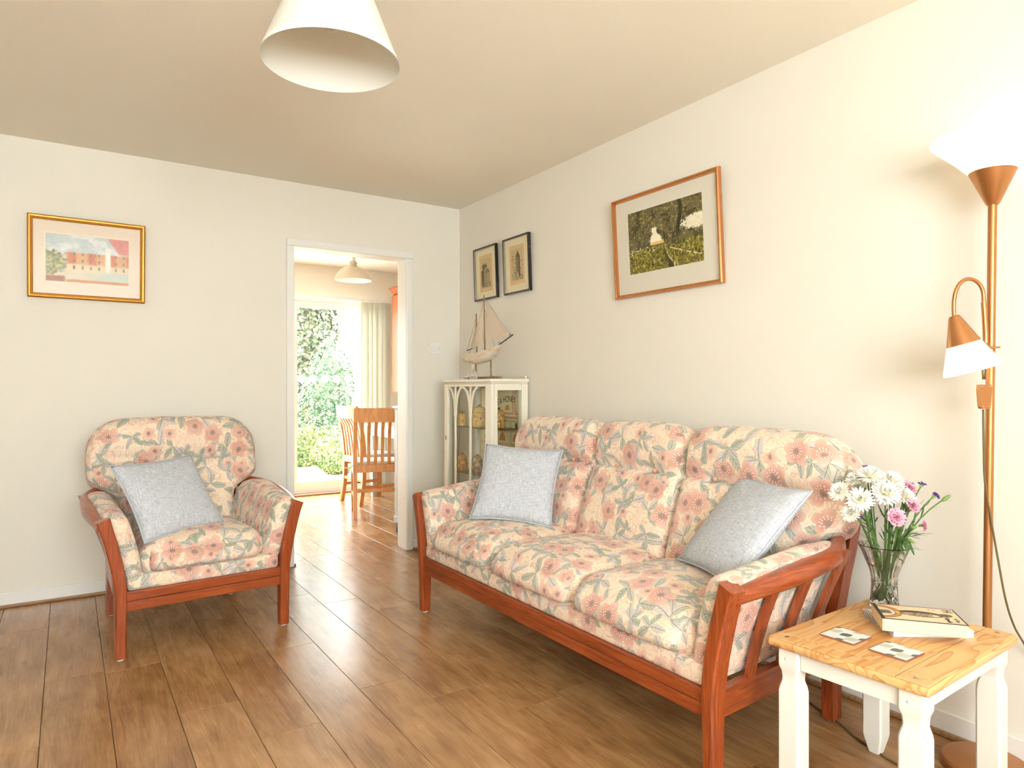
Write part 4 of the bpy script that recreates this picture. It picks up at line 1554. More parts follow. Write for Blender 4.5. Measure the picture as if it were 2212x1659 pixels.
# ------------------------------------------------------------------ coasters
def leafprint(U, V):
    n = vn(U * 40, V * 40, 2)
    c = np.ones(U.shape + (3,)) * np.array((240, 241, 238.0))

    def leaf(u, v, L_, W_, ang, col, vein):
        nonlocal c
        ca, sa = math.cos(ang), math.sin(ang)
        a = ((U - u) * ca + (V - v) * sa) / L_
        b = (-(U - u) * sa + (V - v) * ca) / W_
        mk_ = ss(1 - np.abs(a) ** 1.8 - np.abs(b), 0.0, 0.06)
        c = blend(c, col, mk_ * (0.85 + 0.15 * n))
        c = blend(c, vein, mk_ * (ss(np.abs(b), 0.08, 0.03) + (np.sin(a * 26 + np.abs(b) * 9) > 0.8) * 0.6) * 0.7)
    dk, lt_, vv = (92, 100, 98), (206, 208, 190), (182, 186, 176)
    leaf(0.5, 0.52, 0.2, 0.15, 0.9, dk, (130, 136, 130))
    leaf(0.78, 0.30, 0.22, 0.19, 0.7, lt_, (178, 184, 160))
    leaf(0.16, 0.62, 0.2, 0.17, 0.8, lt_, (178, 184, 160))
    leaf(0.02, 0.98, 0.16, 0.11, 0.9, dk, (130, 136, 130))
    leaf(0.98, 0.55, 0.16, 0.09, 1.2, dk, (130, 136, 130))
    leaf(0.55, 0.02, 0.16, 0.1, 0.6, dk, (130, 136, 130))
    leaf(0.62, 0.96, 0.16, 0.1, 0.5, lt_, vv)
    return c


CORK = paint_mat('coaster_back', (150, 92, 70), 0.7)
for (x, y, a, lb) in ((1.730, 1.019, 2, 'leaf print coaster on the pine table nearer the sofa arm'), (1.735, 0.889, 1, 'leaf print coaster on the pine table just below the books')):
    t = thing('coaster', lb, 'coaster', (x, y, TZ + 0.0005), math.radians(a - 90), 'leaf print coasters on the side table')
    m = MB()
    out = []
    for cx, cy, a0 in ((0.0475, 0.0475, 0), (-0.0475, 0.0475, 90), (-0.0475, -0.0475, 180), (0.0475, -0.0475, 270)):
        for k in range(5):
            q = math.radians(a0 + k * 22.5)
            out.append((cx - math.copysign(0.008, cx) + 0.008 * math.cos(q), cy - math.copysign(0.008, cy) + 0.008 * math.sin(q)))
    m.prism(out, 'z', 0.0, 0.0035)
    m.build('backing', CORK, t)
    painted('leaf_print', -0.0452, 0.0452, -0.0452, 0.0452, 70, 70, leafprint, t, 0.0038, True)


# ------------------------------------------------------------------ books
def pages_mat(name, c1, c2):
    g = G(name)
    n = g.noise(g.coord('Object', (1, 1, 420)), 3, 2)
    return g.set(g.mix(n, lin(c1), lin(c2)), 0.8)


PG1, PG2 = pages_mat('cream_pages', (236, 208, 164), (248, 228, 190)), pages_mat('white_pages', (214, 214, 218), (246, 246, 248))
nb = thing('notebook', 'white spiral-bound notebook under the paperback on the pine table', 'notebook', (1.970, 0.958, TZ + 0.0005), math.radians(-36))
MB().box(-0.102, 0.105, -0.085, 0.085, 0.0015, 0.0165).build('pages', PG2, nb)
MB().box(-0.105, 0.106, -0.0865, 0.0865, 0.0, 0.0012).build('back_cover', WHITE_S, nb)
MB().box(-0.105, 0.106, -0.0865, 0.0865, 0.0168, 0.0180).build('front_cover', WHITE_S, nb)
for i in range(16):
    y = -0.072 + i * 0.0096
    MB().tube([(-0.101 + 0.0065 * math.cos(a * PI / 6), y, 0.009 + 0.0112 * math.sin(a * PI / 6)) for a in range(13)], 0.0006, 5).build('wire_ring', BLACKW, nb, 3.0)


def bookcover(U, V):
    n = vn(U * 30, V * 46, 3)
    n2 = vn(U * 70, V * 100, 6, 2)
    c = np.ones(U.shape + (3,)) * np.array((238, 210, 176.0))
    ol, br = (84, 80, 60), (196, 138, 88)
    e = np.minimum(np.minimum(U, 1 - U) * 0.65, np.minimum(V, 1 - V))
    # long bird body lying down the cover, paler speckled breast
    bx, by = (V - 0.52) / 0.29, (U - 0.50 - 0.05 * (V - 0.5)) / 0.20
    body = ss(bx ** 2 + by ** 2, 1.0, 0.93)
    c = blend(c, ol, body)
    br_ = ss(((V - 0.50) / 0.26) ** 2 + ((U - 0.56) / 0.13) ** 2, 1.0, 0.8)
    c = blend(c, (212, 172, 132), br_ * ss(n2, 0.35, 0.6))
    c = blend(c, (236, 222, 208), br_ * ss(V, 0.6, 0.72) * 0.8)
    hd = ss(((V - 0.83) / 0.085) ** 2 + ((U - 0.47) / 0.10) ** 2, 1.0, 0.9)
    c = blend(c, (128, 106, 70), hd)
    c = blend(c, ol, hd * ss(n, 0.5, 0.6))
    # branch and tail at the foot of the cover
    arc = np.abs(np.hypot((U - 0.5) * 0.65, (V - 0.02)) - 0.24)
    c = blend(c, br, ss(arc, 0.035, 0.03))
    c = blend(c, ol, ss(np.abs(arc - 0.034), 0.008, 0.004))
    c = blend(c, (226, 186, 60), ss(np.abs(V - 0.25), 0.03, 0.015) * ss(np.abs(U - 0.5), 0.07, 0.04))
    c = blend(c, ol, ss(np.abs(U - 0.52), 0.12, 0.10) * ss(V, 0.18, 0.16) * (V > 0.03) * (0.6 + 0.4 * (n > 0.45)))
    c = blend(c, (120, 92, 78), (np.abs(np.sin(V * 150)) > 0.65) * ss(np.abs(V - 0.70), 0.05, 0.04) * (U > 0.10) * (U < 0.24) * (n2 > 0.4) * 0.7)
    c = blend(c, (60, 62, 58), ss(e, 0.022, 0.016))
    c = blend(c, (60, 62, 58), (V < 0.045))
    return c


bk = thing('paperback_book', 'thick cream paperback with a bird on the cover lying on the notebook', 'book', (1.918, 0.926, TZ + 0.0188), math.radians(-50.5 - 90 + 180))
# local x across the cover (0.13), local y along it (0.20)
bk.rotation_euler = (0, 0, math.radians(39.5 + 180))
MB().box(-0.064, 0.063, -0.0985, 0.0985, 0.0012, 0.0318).build('pages', PG1, bk)
MB().box(-0.066, 0.0645, -0.100, 0.100, 0.0, 0.001).build('back_cover', paint_mat('book_card', (228, 200, 168), 0.5), bk)
MB().box(-0.066, -0.0645, -0.100, 0.100, 0.0012, 0.0318).build('spine', bpy.data.materials['book_card'], bk)
MB().box(-0.066, 0.0645, -0.100, 0.100, 0.032, 0.0331).build('front_cover', paint_mat('book_edge', (66, 68, 66), 0.5), bk)
bkp = painted('cover_print', -0.0658, 0.0643, -0.0998, 0.0998, 90, 130, bookcover, bk, 0.0334, True)
for body, size, x, y in (('H', 0.034, -0.042, 0.068), ('is for', 0.015, 0.034, 0.078), ('Hawk', 0.019, 0.034, 0.056)):
    o = mk('lettering', text_mesh(body, size), DARKINK, bk)
    o.location = (x, y, 0.0338)

# ------------------------------------------------------------------ vase with flowers
VX, VY = 2.056, 1.090
g = G('cut_crystal')
CRYSTAL = g.set((0.98, 0.985, 0.98), 0.02, 0, 0.5, Transmission_Weight=1.0, IOR=1.45)
g = G('water')
WATER = g.set((0.95, 0.98, 0.96), 0.0, 0, 0.5, Transmission_Weight=1.0, IOR=1.33)
vs = thing('glass_vase', 'cut glass vase with a flared rim on the pine side table', 'vase', (VX, VY, TZ + 0.0005))


def vr(z):
    u = z / 0.19
    return 0.0415 - 0.006 * math.sin(PI * min(1, u / 0.75)) + 0.031 * max(0, (u - 0.42) / 0.58) ** 1.9


def cut(r, z, a):
    if z < 0.012 or z > 0.186:
        return r
    k = 0.0
    if z < 0.095:
        k = max(k, 1 - abs(math.sin(5 * a + z * 60)) * 3.2, 1 - abs(math.sin(5 * a - z * 60)) * 3.2)
    if 0.075 < z < 0.135:
        k = max(k, 0.9 - abs(math.sin(12 * a)) * 2.2)
    if z > 0.135:
        k = max(k, 1 - abs(math.sin(8 * a)) * 2.6)
    return r - 0.0022 * max(0, k)


zs = [0.0, 0.004] + [0.010 + i * 0.004 for i in range(44)] + [0.1875]
prof = [(vr(z) - (0.003 if z == 0 else 0), z) for z in zs] + [(vr(0.19) - d_, z_) for d_, z_ in ((0.0006, 0.189), (0.0017, 0.1898), (0.0027, 0.19), (0.0038, 0.1898), (0.0049, 0.189))]
inner_ = [(vr(z) - 0.0055, z) for z in (0.188, 0.17, 0.15, 0.13, 0.11, 0.09, 0.07, 0.05, 0.03, 0.02)]
m = MB()
m.lathe(prof + inner_ + [(0.012, 0.014)], 120, mod=lambda r, z, a: cut(r, z, a) if r > vr(z) - 0.004 else r)
m.build('vase_body', CRYSTAL, vs, 0.25)
m = MB()
m.lathe([(0.012, 0.0145)] + [(vr(z) - 0.0059, z) for z in (0.021, 0.03, 0.05, 0.07, 0.09, 0.11, 0.128)], 48)
m.build('water', WATER, vs, 0.6)

STEM = paint_mat('stem_green', (84, 116, 52), 0.5, 0.2, 40)
LEAFG = paint_mat('leaf_green', (72, 108, 56), 0.5, 0.25, 40)
BUDG = paint_mat('bud_green', (128, 156, 84), 0.5, 0.15, 40)
PET_W = paint_mat('white_petal', (252, 250, 240), 0.6, 0.02, 60)
PET_P = paint_mat('pink_petal', (246, 176, 196), 0.6, 0.08, 90)
PET_V = paint_mat('violet_petal', (112, 74, 176), 0.6, 0.15, 90)
PET_L = paint_mat('lilac_petal', (158, 108, 180), 0.6, 0.15, 90)
CEN = paint_mat('flower_centre', (226, 214, 140), 0.7, 0.1, 90)
RGT = Vector((math.cos(YAW), -math.sin(YAW), 0))
FWD = Vector((math.sin(YAW), math.cos(YAW), 0))
fr_ = random.Random(21)


def petal(m, base, d, side, nrm, L_, W_, curl=0.2):
    """strip of three quads, pointed tip"""
    pts = []
    for i, (u, wd) in enumerate(((0, 0.45), (0.45, 1.0), (0.8, 0.85), (1.0, 0.25))):
        c = base + d * (L_ * u) + nrm * (curl * L_ * u * u)
        pts.append((m.bm.verts.new(c - side * (W_ * wd / 2)), m.bm.verts.new(c + side * (W_ * wd / 2))))
    for a, b in zip(pts, pts[1:]):
        m.bm.faces.new((a[0], a[1], b[1], b[0]))


def bouquet(kind, dx, dz, dd, tilt=None, R=0.03, own=None):
    """dx right of, dz above the table top, dd behind the vase axis (metres); returns the flower thing"""
    lb = {'mum': 'white chrysanthemum bloom on a green stem in the glass vase', 'pink': 'pink carnation with ruffled petals in the glass vase',
          'violet': 'violet statice sprig in the glass vase', 'lilac': 'small lilac aster in the glass vase',
          'bud': 'green carnation bud with a pink tip in the glass vase', 'leaf': 'narrow green leaf spray standing in the glass vase'}[kind]
    nm = {'mum': 'chrysanthemum', 'pink': 'carnation', 'violet': 'statice', 'lilac': 'aster', 'bud': 'carnation_bud', 'leaf': 'leaf_spray'}[kind]
    lb = own or lb
    hd = RGT * dx + FWD * dd + Vector((0, 0, dz))
    rim = Vector((hd.x, hd.y, 0))
    rl = rim.length
    rim = rim * (min(0.042, 0.35 * rl + 0.008) / max(rl, 1e-6))
    foot = Vector((-rim.x * 0.5 + fr_.uniform(-0.012, 0.012), -rim.y * 0.5 + fr_.uniform(-0.012, 0.012), 0.022))
    mid = Vector((rim.x, rim.y, 0.185))
    t = thing(nm, lb, 'flower' if kind != 'leaf' else 'leaf spray', (VX, VY, TZ + 0.0005), 0, {'mum': 'white chrysanthemums in the vase', 'pink': 'pink carnations in the vase', 'violet': 'statice in the vase', 'lilac': 'asters in the vase', 'bud': 'buds in the vase', 'leaf': 'leaf sprays in the vase'}[kind])
    path = []
    for i in range(11):
        u = i / 10
        if u < 0.45:
            k = u / 0.45
            path.append(foot.lerp(mid, k))
        else:
            k = (u - 0.45) / 0.55
            p = mid.lerp(hd, k)
            p += Vector((0, 0, 0.018 * math.sin(PI * k)))
            path.append(p)
    axis = (path[-1] - path[-2]).normalized()
    if tilt:
        axis = (axis + RGT * tilt[0] + FWD * tilt[1]).normalized()
    MB().tube(path, [0.0022] * 10 + [0.0018], 6).build('stem', STEM, t, 3.0)
    # leaves along the stem
    nl = {'mum': 2, 'leaf': 7}.get(kind, 3)
    for q in range(nl):
        u = fr_.uniform(0.5, 0.88) if kind != 'leaf' else 0.46 + 0.54 * (q + 0.5) / nl
        p = path[int(u * 10)]
        a = fr_.uniform(0, 2 * PI)
        d = (Vector((math.cos(a), math.sin(a), 0)) * 0.6 + axis * 0.8).normalized()
        sd = d.cross(Vector((0, 0, 1))).normalized()
        m = MB()
        petal(m, p, d, sd, d.cross(sd) * -1, fr_.uniform(0.03, 0.06), fr_.uniform(0.004, 0.009), 0.15)
        m.build('leaf', LEAFG, t)
    e1 = axis.cross(Vector((0.3, 0.2, 1))).normalized()
    e2 = axis.cross(e1)
    if kind == 'mum':
        m = MB()
        for ring, (n, el, ln) in enumerate(((24, 0.05, 1.0), (22, 0.35, 0.92), (18, 0.7, 0.8), (14, 1.05, 0.62), (8, 1.35, 0.42))):
            for k in range(n):
                a = 2 * PI * (k + 0.5 * (ring % 2) + fr_.uniform(-0.2, 0.2)) / n
                rd = e1 * math.cos(a) + e2 * math.sin(a)
                ee = el + fr_.uniform(-0.12, 0.12)
                d = rd * math.cos(ee) + axis * math.sin(ee)
                sd = axis.cross(rd).normalized()
                petal(m, hd + d * R * 0.1, d, sd, (axis * math.cos(ee) - rd * math.sin(ee)), R * ln * fr_.uniform(0.9, 1.05), R * 0.2, 0.12 if ring < 2 else 0.3)
        m.build('petals', PET_W, t)
        MB().ball(hd + axis * R * 0.1, R * 0.26, 2, (1, 1, 0.8)).build('flower_centre', CEN, t, 3.0)
        MB().ball(hd - axis * R * 0.05, R * 0.3, 1).build('calyx', STEM, t, 3.0)
    elif kind == 'pink':
        m = MB()
        for ring, (n, el, ln) in enumerate(((9, 0.15, 1.0), (8, 0.5, 0.85), (6, 0.9, 0.65), (4, 1.25, 0.45))):
            for k in range(n):
                a = 2 * PI * (k + 0.5 * (ring % 2) + fr_.uniform(-0.15, 0.15)) / n
                rd = e1 * math.cos(a) + e2 * math.sin(a)
                sd = axis.cross(rd).normalized()
                d = rd * math.cos(el) + axis * math.sin(el)
                base, tip = hd, []
                nrm = axis * math.cos(el) - rd * math.sin(el)
                W_ = R * ln * 0.95
                row0 = [m.bm.verts.new(base + d * R * 0.12 + sd * (W_ * 0.3 * (i / 5 - 0.5))) for i in range(6)]
                row1 = [m.bm.verts.new(base + d * R * ln * 0.65 + sd * (W_ * 0.8 * (i / 5 - 0.5)) + nrm * R * 0.06 * (-1) ** i) for i in range(6)]
                row2 = [m.bm.verts.new(base + d * R * ln * (0.96 + 0.08 * (-1) ** i) + sd * (W_ * 1.05 * (i / 5 - 0.5)) + nrm * R * 0.16 * (-1) ** i) for i in range(6)]
                for i in range(5):
                    m.bm.faces.new((row0[i], row0[i + 1], row1[i + 1], row1[i]))
                    m.bm.faces.new((row1[i], row1[i + 1], row2[i + 1], row2[i]))
        m.build('petals', PET_P, t, 3.0)
        MB().tube([hd - axis * R * 0.75, hd - axis * R * 0.35, hd + axis * R * 0.05], [R * 0.14, R * 0.27, R * 0.3], 10).build('calyx', BUDG, t, 3.0)
    elif kind in ('violet', 'lilac'):
        m = MB()
        for k in range(16 if kind == 'violet' else 9):
            a = fr_.uniform(0, 2 * PI)
            rr = R * math.sqrt(fr_.random()) * 0.8
            c = hd + (e1 * math.cos(a) + e2 * math.sin(a)) * rr + axis * fr_.uniform(0, R * 0.5)
            for q in range(5):
                b = 2 * PI * q / 5 + a
                rd = e1 * math.cos(b) + e2 * math.sin(b)
                petal(m, c, (rd + axis * 0.7).normalized(), axis.cross(rd).normalized(), axis, R * 0.38, R * 0.28, 0.1)
        m.build('petals', PET_V if kind == 'violet' else PET_L, t)
        MB().tube([hd - axis * R * 0.8, hd + axis * R * 0.1], [R * 0.12, R * 0.42], 8).build('calyx', BUDG, t, 3.0)
    elif kind == 'bud':
        MB().tube([hd - axis * R * 0.9, hd - axis * R * 0.4, hd + axis * R * 0.3, hd + axis * R * 0.75], [R * 0.15, R * 0.34, R * 0.3, R * 0.16], 10).build('bud', BUDG, t, 3.0)
        MB().ball(hd + axis * R * 0.8, R * 0.2, 1).build('bud_tip', PET_P, t, 3.0)
    return t


OWN = {
    'mum': ['white chrysanthemum leaning furthest out towards the sofa cushions', 'large white chrysanthemum tipped forward just above the smallest white bloom',
            'highest white chrysanthemum in the glass vase', 'biggest white chrysanthemum, facing straight into the room above the open pink carnation',
            'white chrysanthemum right beside the rearmost pink carnation', 'white chrysanthemum tucked beside the highest white bloom on its sofa side',
            'smallest and lowest white chrysanthemum in the glass vase', 'white chrysanthemum pressed against the sideways pink carnation'],
    'pink': ['wide open pink carnation facing the room below the white blooms', 'pink carnation turned sideways under the other pink heads',
             'pink carnation next to the violet statice', 'small half-open pink carnation low beyond the vase rim', 'rearmost pink carnation behind the white chrysanthemums'],
    'violet': ['violet statice sprig beside the outermost green bud', 'violet statice sprig standing tallest on the lamp side of the bouquet',
               'violet statice sprig close behind the pink carnations', 'tiny violet statice between the white chrysanthemums'],
    'lilac': ['lilac aster standing above the pink carnations', 'lilac aster peeping over the highest white chrysanthemum', 'tiny lilac aster low among the stems on the sofa side'],
    'bud': ['pink-tipped green bud reaching out furthest towards the floor lamp', 'green carnation bud right under the wide open pink carnation',
            'lowest green carnation bud, just above the vase rim', 'green carnation bud beside the small half-open carnation', 'green bud between the pink carnations and the violet statice'],
}
PXM = 1462 / 2.04     # pixels per metre at the vase


def at_px(kind, x, y, dd, tilt=None, R=0.03):
    bouquet(kind, (x - 1917) / PXM, (1303 - y) / PXM - 0.0, dd, tilt, R, OWN[kind].pop(0) if OWN.get(kind) else None)


for x, y, dd, tl_, R in ((1815, 1052, -0.02, (-0.5, -0.6), 0.028), (1848, 1066, -0.045, (-0.2, -1.0), 0.034), (1886, 1020, 0.0, (-0.1, -0.5), 0.033), (1900, 1052, -0.05, (0.0, -1.1), 0.036),
                         (1928, 1032, -0.01, (0.1, -0.7), 0.034), (1866, 1030, 0.03, (-0.4, -0.4), 0.026), (1834, 1096, -0.03, (-0.4, -0.7), 0.024), (1944, 1060, -0.04, (0.2, -0.9), 0.028)):
    at_px('mum', x, y, dd, tl_, R * 1.12)
for x, y, dd, tl_, R in ((1912, 1098, -0.075, (0, -1.6), 0.027), (1956, 1076, -0.05, (0.3, -1.1), 0.025), (1966, 1044, -0.01, (0.3, -0.8), 0.023), (1984, 1120, -0.04, (0.8, -0.8), 0.015), (1952, 1038, 0.02, (0.1, -0.5), 0.022)):
    at_px('pink', x, y, dd, tl_, R)
for x, y, dd, R in ((2016, 1060, -0.02, 0.016), (2002, 1040, 0.01, 0.014), (1984, 1042, 0.03, 0.014), (1918, 1068, -0.03, 0.010)):
    at_px('violet', x, y, dd, None, R)
for x, y, dd, R in ((1950, 1022, 0.03, 0.014), (1888, 1004, 0.03, 0.013), (1865, 1106, -0.02, 0.010)):
    at_px('lilac', x, y, dd, None, R)
for x, y, dd, R in ((2042, 1064, -0.02, 0.018), (1924, 1120, -0.06, 0.015), (1946, 1148, -0.07, 0.014), (1964, 1124, -0.04, 0.013), (1976, 1062, 0.0, 0.014)):
    at_px('bud', x, y, dd, None, R)
for x, y, dd in ((1866, 1150, -0.05), (1980, 1140, -0.03), (1900, 1130, 0.03), (1940, 1110, 0.04), (1955, 1155, -0.05), (1880, 1120, 0.0)):
    at_px('leaf', x, y, dd)

# ================================================================== FLOOR LAMP
LX, LY = 2.236, 0.893
lp = thing('floor_lamp', 'copper floor lamp with uplighter shade and bent reading arm', 'floor lamp', (LX, LY, 0), (0.0, 0.0, 0.0))
TILT = RGT * 0.013
tv = Vector((TILT.x, TILT.y, 0))
MB().lathe([(0.108, 0.0005), (0.114, 0.004), (0.114, 0.020), (0.108, 0.026), (0.012, 0.032), (0.004, 0.034)], 48).build('base', COPPER, lp, 0.6)


def ptz(z):
    return tv * (z - 0.03)


MB().tube([ptz(0.03) + Vector((0, 0, 0.03)), ptz(1.0) + Vector((0, 0, 1.0)), ptz(1.66) + Vector((0, 0, 1.66))], 0.0115, 16).build('pole', COPPER, lp, 0.8)
top = ptz(1.66)
MB().lathe([(0.014, 1.645), (0.018, 1.65), (0.060, 1.742), (0.059, 1.743), (0.016, 1.662)], 40, top.x, top.y).build('cup', COPPER, lp, 0.6)
g = G('lit_opal_glass')
lw = g.n('ShaderNodeTexCoord')
sp = g.n('ShaderNodeSeparateXYZ')
g.put(sp.inputs[0], lw.outputs['Object'])
GLASS_LIT = g.set(lin((250, 240, 220)), 0.3, 0, 0.4, (1.0, 0.88, 0.66), 0.95)
m = MB()
m.lathe([(0.050, 1.735), (0.062, 1.744), (0.100, 1.785), (0.138, 1.82), (0.156, 1.838), (0.157, 1.842), (0.154, 1.842), (0.136, 1.824), (0.098, 1.789), (0.060, 1.748), (0.048, 1.739)], 56, top.x, top.y)
m.build('uplighter_shade', GLASS_LIT, lp, 0.8)
g = G('lit_bulb')
BULB_ON = g.set((1, 0.9, 0.7), 0.3, 0, 0.3, (1.0, 0.80, 0.5), 1.0)
MB().ball((top.x, top.y, 1.775), 0.022, 2, (1, 1, 1.3)).build('bulb', BULB_ON, lp, 3.0)


def point(name, loc, power, parent, r=0.03):
    l = bpy.data.lights.new(name, 'POINT')
    l.energy, l.color, l.shadow_soft_size = power, (1.0, 0.76, 0.46), r
    o = bpy.data.objects.new(name, l)
    C.objects.link(o)
    o.parent = parent
    o.location = loc
    return o


point('lamp_light', (top.x, top.y, 1.86), 0.1, lp, 0.05)
# reading arm: clip, rod, gooseneck, shade
PX = 1462 / 2.0


def lpx(x, y, dd=0.0):
    """point beside the pole given as offsets measured on the lamp (right of pole, height)"""
    z = CAMH + (839.5 - y) / 1462 * 1.975
    return RGT * ((x - 2133) / 1462 * 1.975) + FWD * dd + Vector((0, 0, z))


arm = [lpx(2124, 742, -0.02), lpx(2122, 700, -0.02), lpx(2119, 655, -0.02)]
MB().tube(arm, 0.0075, 10).build('reading_arm', COPPER, lp, 0.8)
MB().box(-0.022, 0.014, -0.034, 0.012, 1.226, 1.232, 0.002).build('clip', COPPER, lp)
gn = [arm[-1]]
for i in range(17):
    a = PI * i / 16
    gn.append(lpx(2087 + 32 * math.cos(a), 645 - 40 * math.sin(a) ** 0.9 + (0 if i < 9 else 20 * ((i - 8) / 8) ** 2), -0.02))
gn.append(lpx(2056, 690, -0.02))
MB().tube(gn, 0.0055, 10).build('gooseneck', COPPER, lp, 0.8)
n0 = lpx(2056, 686, -0.02)
dv = (lpx(2088, 800, -0.035) - n0).normalized()
d1 = dv.cross(FWD).normalized()
d2 = dv.cross(d1).normalized()


def cone(prof, n=36):
    m = MB()
    m.loft([[n0 + dv * s_ + d1 * (r * math.cos(2 * PI * j / n)) + d2 * (r * math.sin(2 * PI * j / n)) for j in range(n)] for r, s_ in prof], cap=False)
    return m


cone([(0.004, -0.004), (0.013, -0.002), (0.016, 0.004), (0.044, 0.082), (0.043, 0.0825), (0.012, 0.008)]).build('reading_cup', COPPER, lp, 0.6)
cone([(0.040, 0.075), (0.044, 0.084), (0.073, 0.155), (0.0745, 0.162), (0.072, 0.163), (0.042, 0.088), (0.037, 0.078)]).build('reading_shade', GLASS_LIT, lp, 0.8)
rb_ = n0 + dv * 0.115
MB().ball(rb_, 0.018, 2, (1, 1, 1.2)).build('reading_bulb', BULB_ON, lp, 3.0)
point('reading_light', tuple(n0 + dv * 0.17), 0.08, lp, 0.03)
sw_ = lpx(2119, 856, -0.022)
m = MB()
out = [(-0.016, 0.034), (0.016, 0.034), (0.018, 0.02), (0.014, -0.03), (0.010, -0.036), (-0.010, -0.036), (-0.014, -0.03), (-0.018, 0.02)]
rings = []
for q in (-0.008, 0.008):
    rings.append([sw_ + RGT * a + Vector((0, 0, b)) + FWD * q for a, b in out])
m.loft(rings)
o = m.build('switch', COPPER, lp)
for a, b in ((-0.011, 0.028), (0.011, 0.028), (-0.008, -0.029), (0.008, -0.029)):
    p = sw_ + RGT * a + Vector((0, 0, b)) - FWD * 0.0085
    MB().ball(p, 0.0022, 1).build('rivet', CHROME, o, 3.0)
for q, pts in enumerate((((2118, 820), (2116, 790), (2120, 740), (2126, 708)), ((2122, 820), (2124, 780), (2108, 748), (2092, 740)))):
    P_ = [lpx(x, y, -0.02) for x, y in pts]
    MB().tube(P_, 0.0028, 6).build('flex', CORD, lp, 3.0)
cps = [(2118, 884, -0.02), (2119, 960, -0.02), (2124, 1040, -0.016), (2136, 1120, -0.018), (2149, 1200, -0.02), (2166, 1290, -0.02), (2190, 1350, -0.01), (2222, 1400, 0.0), (2262, 1480, 0.01), (2290, 1600, 0.01), (2300, 1662, 0.0)]
P_ = [lpx(*p) for p in cps]
P_[-1].z = 0.004
dense = []
for i in range(len(P_) - 1):
    a, b, c_, d_ = P_[max(i - 1, 0)], P_[i], P_[i + 1], P_[min(i + 2, len(P_) - 1)]
    for k in range(6):
        u = k / 6
        dense.append(0.5 * ((2 * b) + (c_ - a) * u + (2 * a - 5 * b + 4 * c_ - d_) * u * u + (3 * b - a - 3 * c_ + d_) * u ** 3))
dense.append(P_[-1])
MB().tube(dense, 0.003, 6).build('power_cord', CORD, lp, 3.0)

# cable lying on the floor behind the sofa leg
m = MB()
m.tube([(2.25, 1.62, 0.0035), (2.20, 1.45, 0.0035), (2.13, 1.27, 0.0035), (2.09, 1.20, 0.0035), (2.05, 1.08, 0.0035), (2.03, 0.98, 0.0035), (2.08, 0.72, 0.0035)], 0.003, 6)
tag(m.build('floor_cable', CORD, None, 3.0), 'thin brown electric cable lying on the floor under the side table', 'cable')

# ================================================================== DINING ROOM
def dining_chair(label, loc, rz):
    t = thing('dining_chair', label, 'chair', loc, rz, 'light oak slat-back dining chairs')
    for s in (-1, 1):
        rings = []
        for z, y in ((0.0005, -0.225), (0.2, -0.195), (0.44, -0.185), (0.65, -0.205), (0.93, -0.265)):
            rings.append([(s * 0.20 + a, y + b, z) for a, b in ((-0.017, -0.019), (0.017, -0.019), (0.017, 0.019), (-0.017, 0.019))])
        MB().loft(rings).build('back_leg', OAK, t, 0.5)
        m = MB()
        m.loft([[(s * 0.195 + a * k, 0.185 + b * k, z) for a, b in ((-0.02, -0.02), (0.02, -0.02), (0.02, 0.02), (-0.02, 0.02))] for z, k in ((0.0005, 0.8), (0.42, 1.0))])
        m.build('front_leg', OAK, t)
        MB().box(s * 0.20 - 0.010, s * 0.20 + 0.010, -0.18, 0.17, 0.155, 0.185, 0.003).build('side_stretcher', OAK, t)
        MB().box(s * 0.20 - 0.012, s * 0.20 + 0.012, -0.175, 0.17, 0.365, 0.425, 0.003).build('side_rail', OAK, t)
    MB().box(-0.185, 0.185, 0.175, 0.195, 0.36, 0.425, 0.003).build('front_rail', OAK, t)
    MB().box(-0.183, 0.183, -0.205, -0.18, 0.39, 0.455, 0.003).build('back_rail', OAK, t)
    MB().box(-0.183, 0.183, -0.208, -0.19, 0.22, 0.25, 0.003).build('back_stretcher', OAK, t)
    rings = []
    for i in range(9):
        x = -0.215 + 0.43 * i / 8
        y = -0.262 - 0.022 * (1 - (x / 0.215) ** 2)
        rings.append([(x, y - 0.011 + 0.0, 0.825), (x, y + 0.011, 0.825), (x, y + 0.004, 0.945), (x, y - 0.018, 0.945)])
    MB().loft(rings).build('top_rail', OAK, t, 0.5)
    for i in range(6):
        x = -0.145 + 0.058 * i
        rings = []
        for z, y in ((0.453, -0.192), (0.6, -0.207), (0.75, -0.232), (0.828, -0.262)):
            yy = y - (0.018 if z > 0.8 else 0.0) * (1 - (x / 0.215) ** 2)
            rings.append([(x + a, yy + b, z) for a, b in ((-0.014, -0.006), (0.014, -0.006), (0.014, 0.006), (-0.014, 0.006))])
        MB().loft(rings).build('back_slat', OAK, t, 0.5)
    MB().box(-0.215, 0.215, -0.178, 0.215, 0.4255, 0.447, 0.006).build('seat', OAK, t)
    me = soft(0.20, 0.19, 0.016, 0.014, 10, 10, 4, lambda p, u, v, ww: Vector((p.x, p.y, p.z + (0.008 * (1 - u * u) * (1 - v * v) if ww > 0 else 0))), 'top')
    mk('seat_pad', me, bpy.data.materials['chair_pad'], t, loc=(0, 0.02, 0.464))
    for s in (-1, 1):
        MB().tube([(s * 0.19, -0.165, 0.465), (s * 0.222, -0.195, 0.455), (s * 0.225, -0.225, 0.452), (s * 0.25, -0.25, 0.44), (s * 0.285, -0.26, 0.442)], 0.004, 6).build('tie', bpy.data.materials['chair_pad'], t, 3.0)
    return t


paint_mat('chair_pad', (202, 198, 196), 0.9, 0.2, 60)
dining_chair('oak slat-back chair with grey tie-on pad nearest the grey cupboard', (2.30, 5.70, 0), math.radians(-17))
dining_chair('oak slat-back chair by the vertical blinds at the far dining table side', (2.515, 6.36, 0), math.radians(-84))

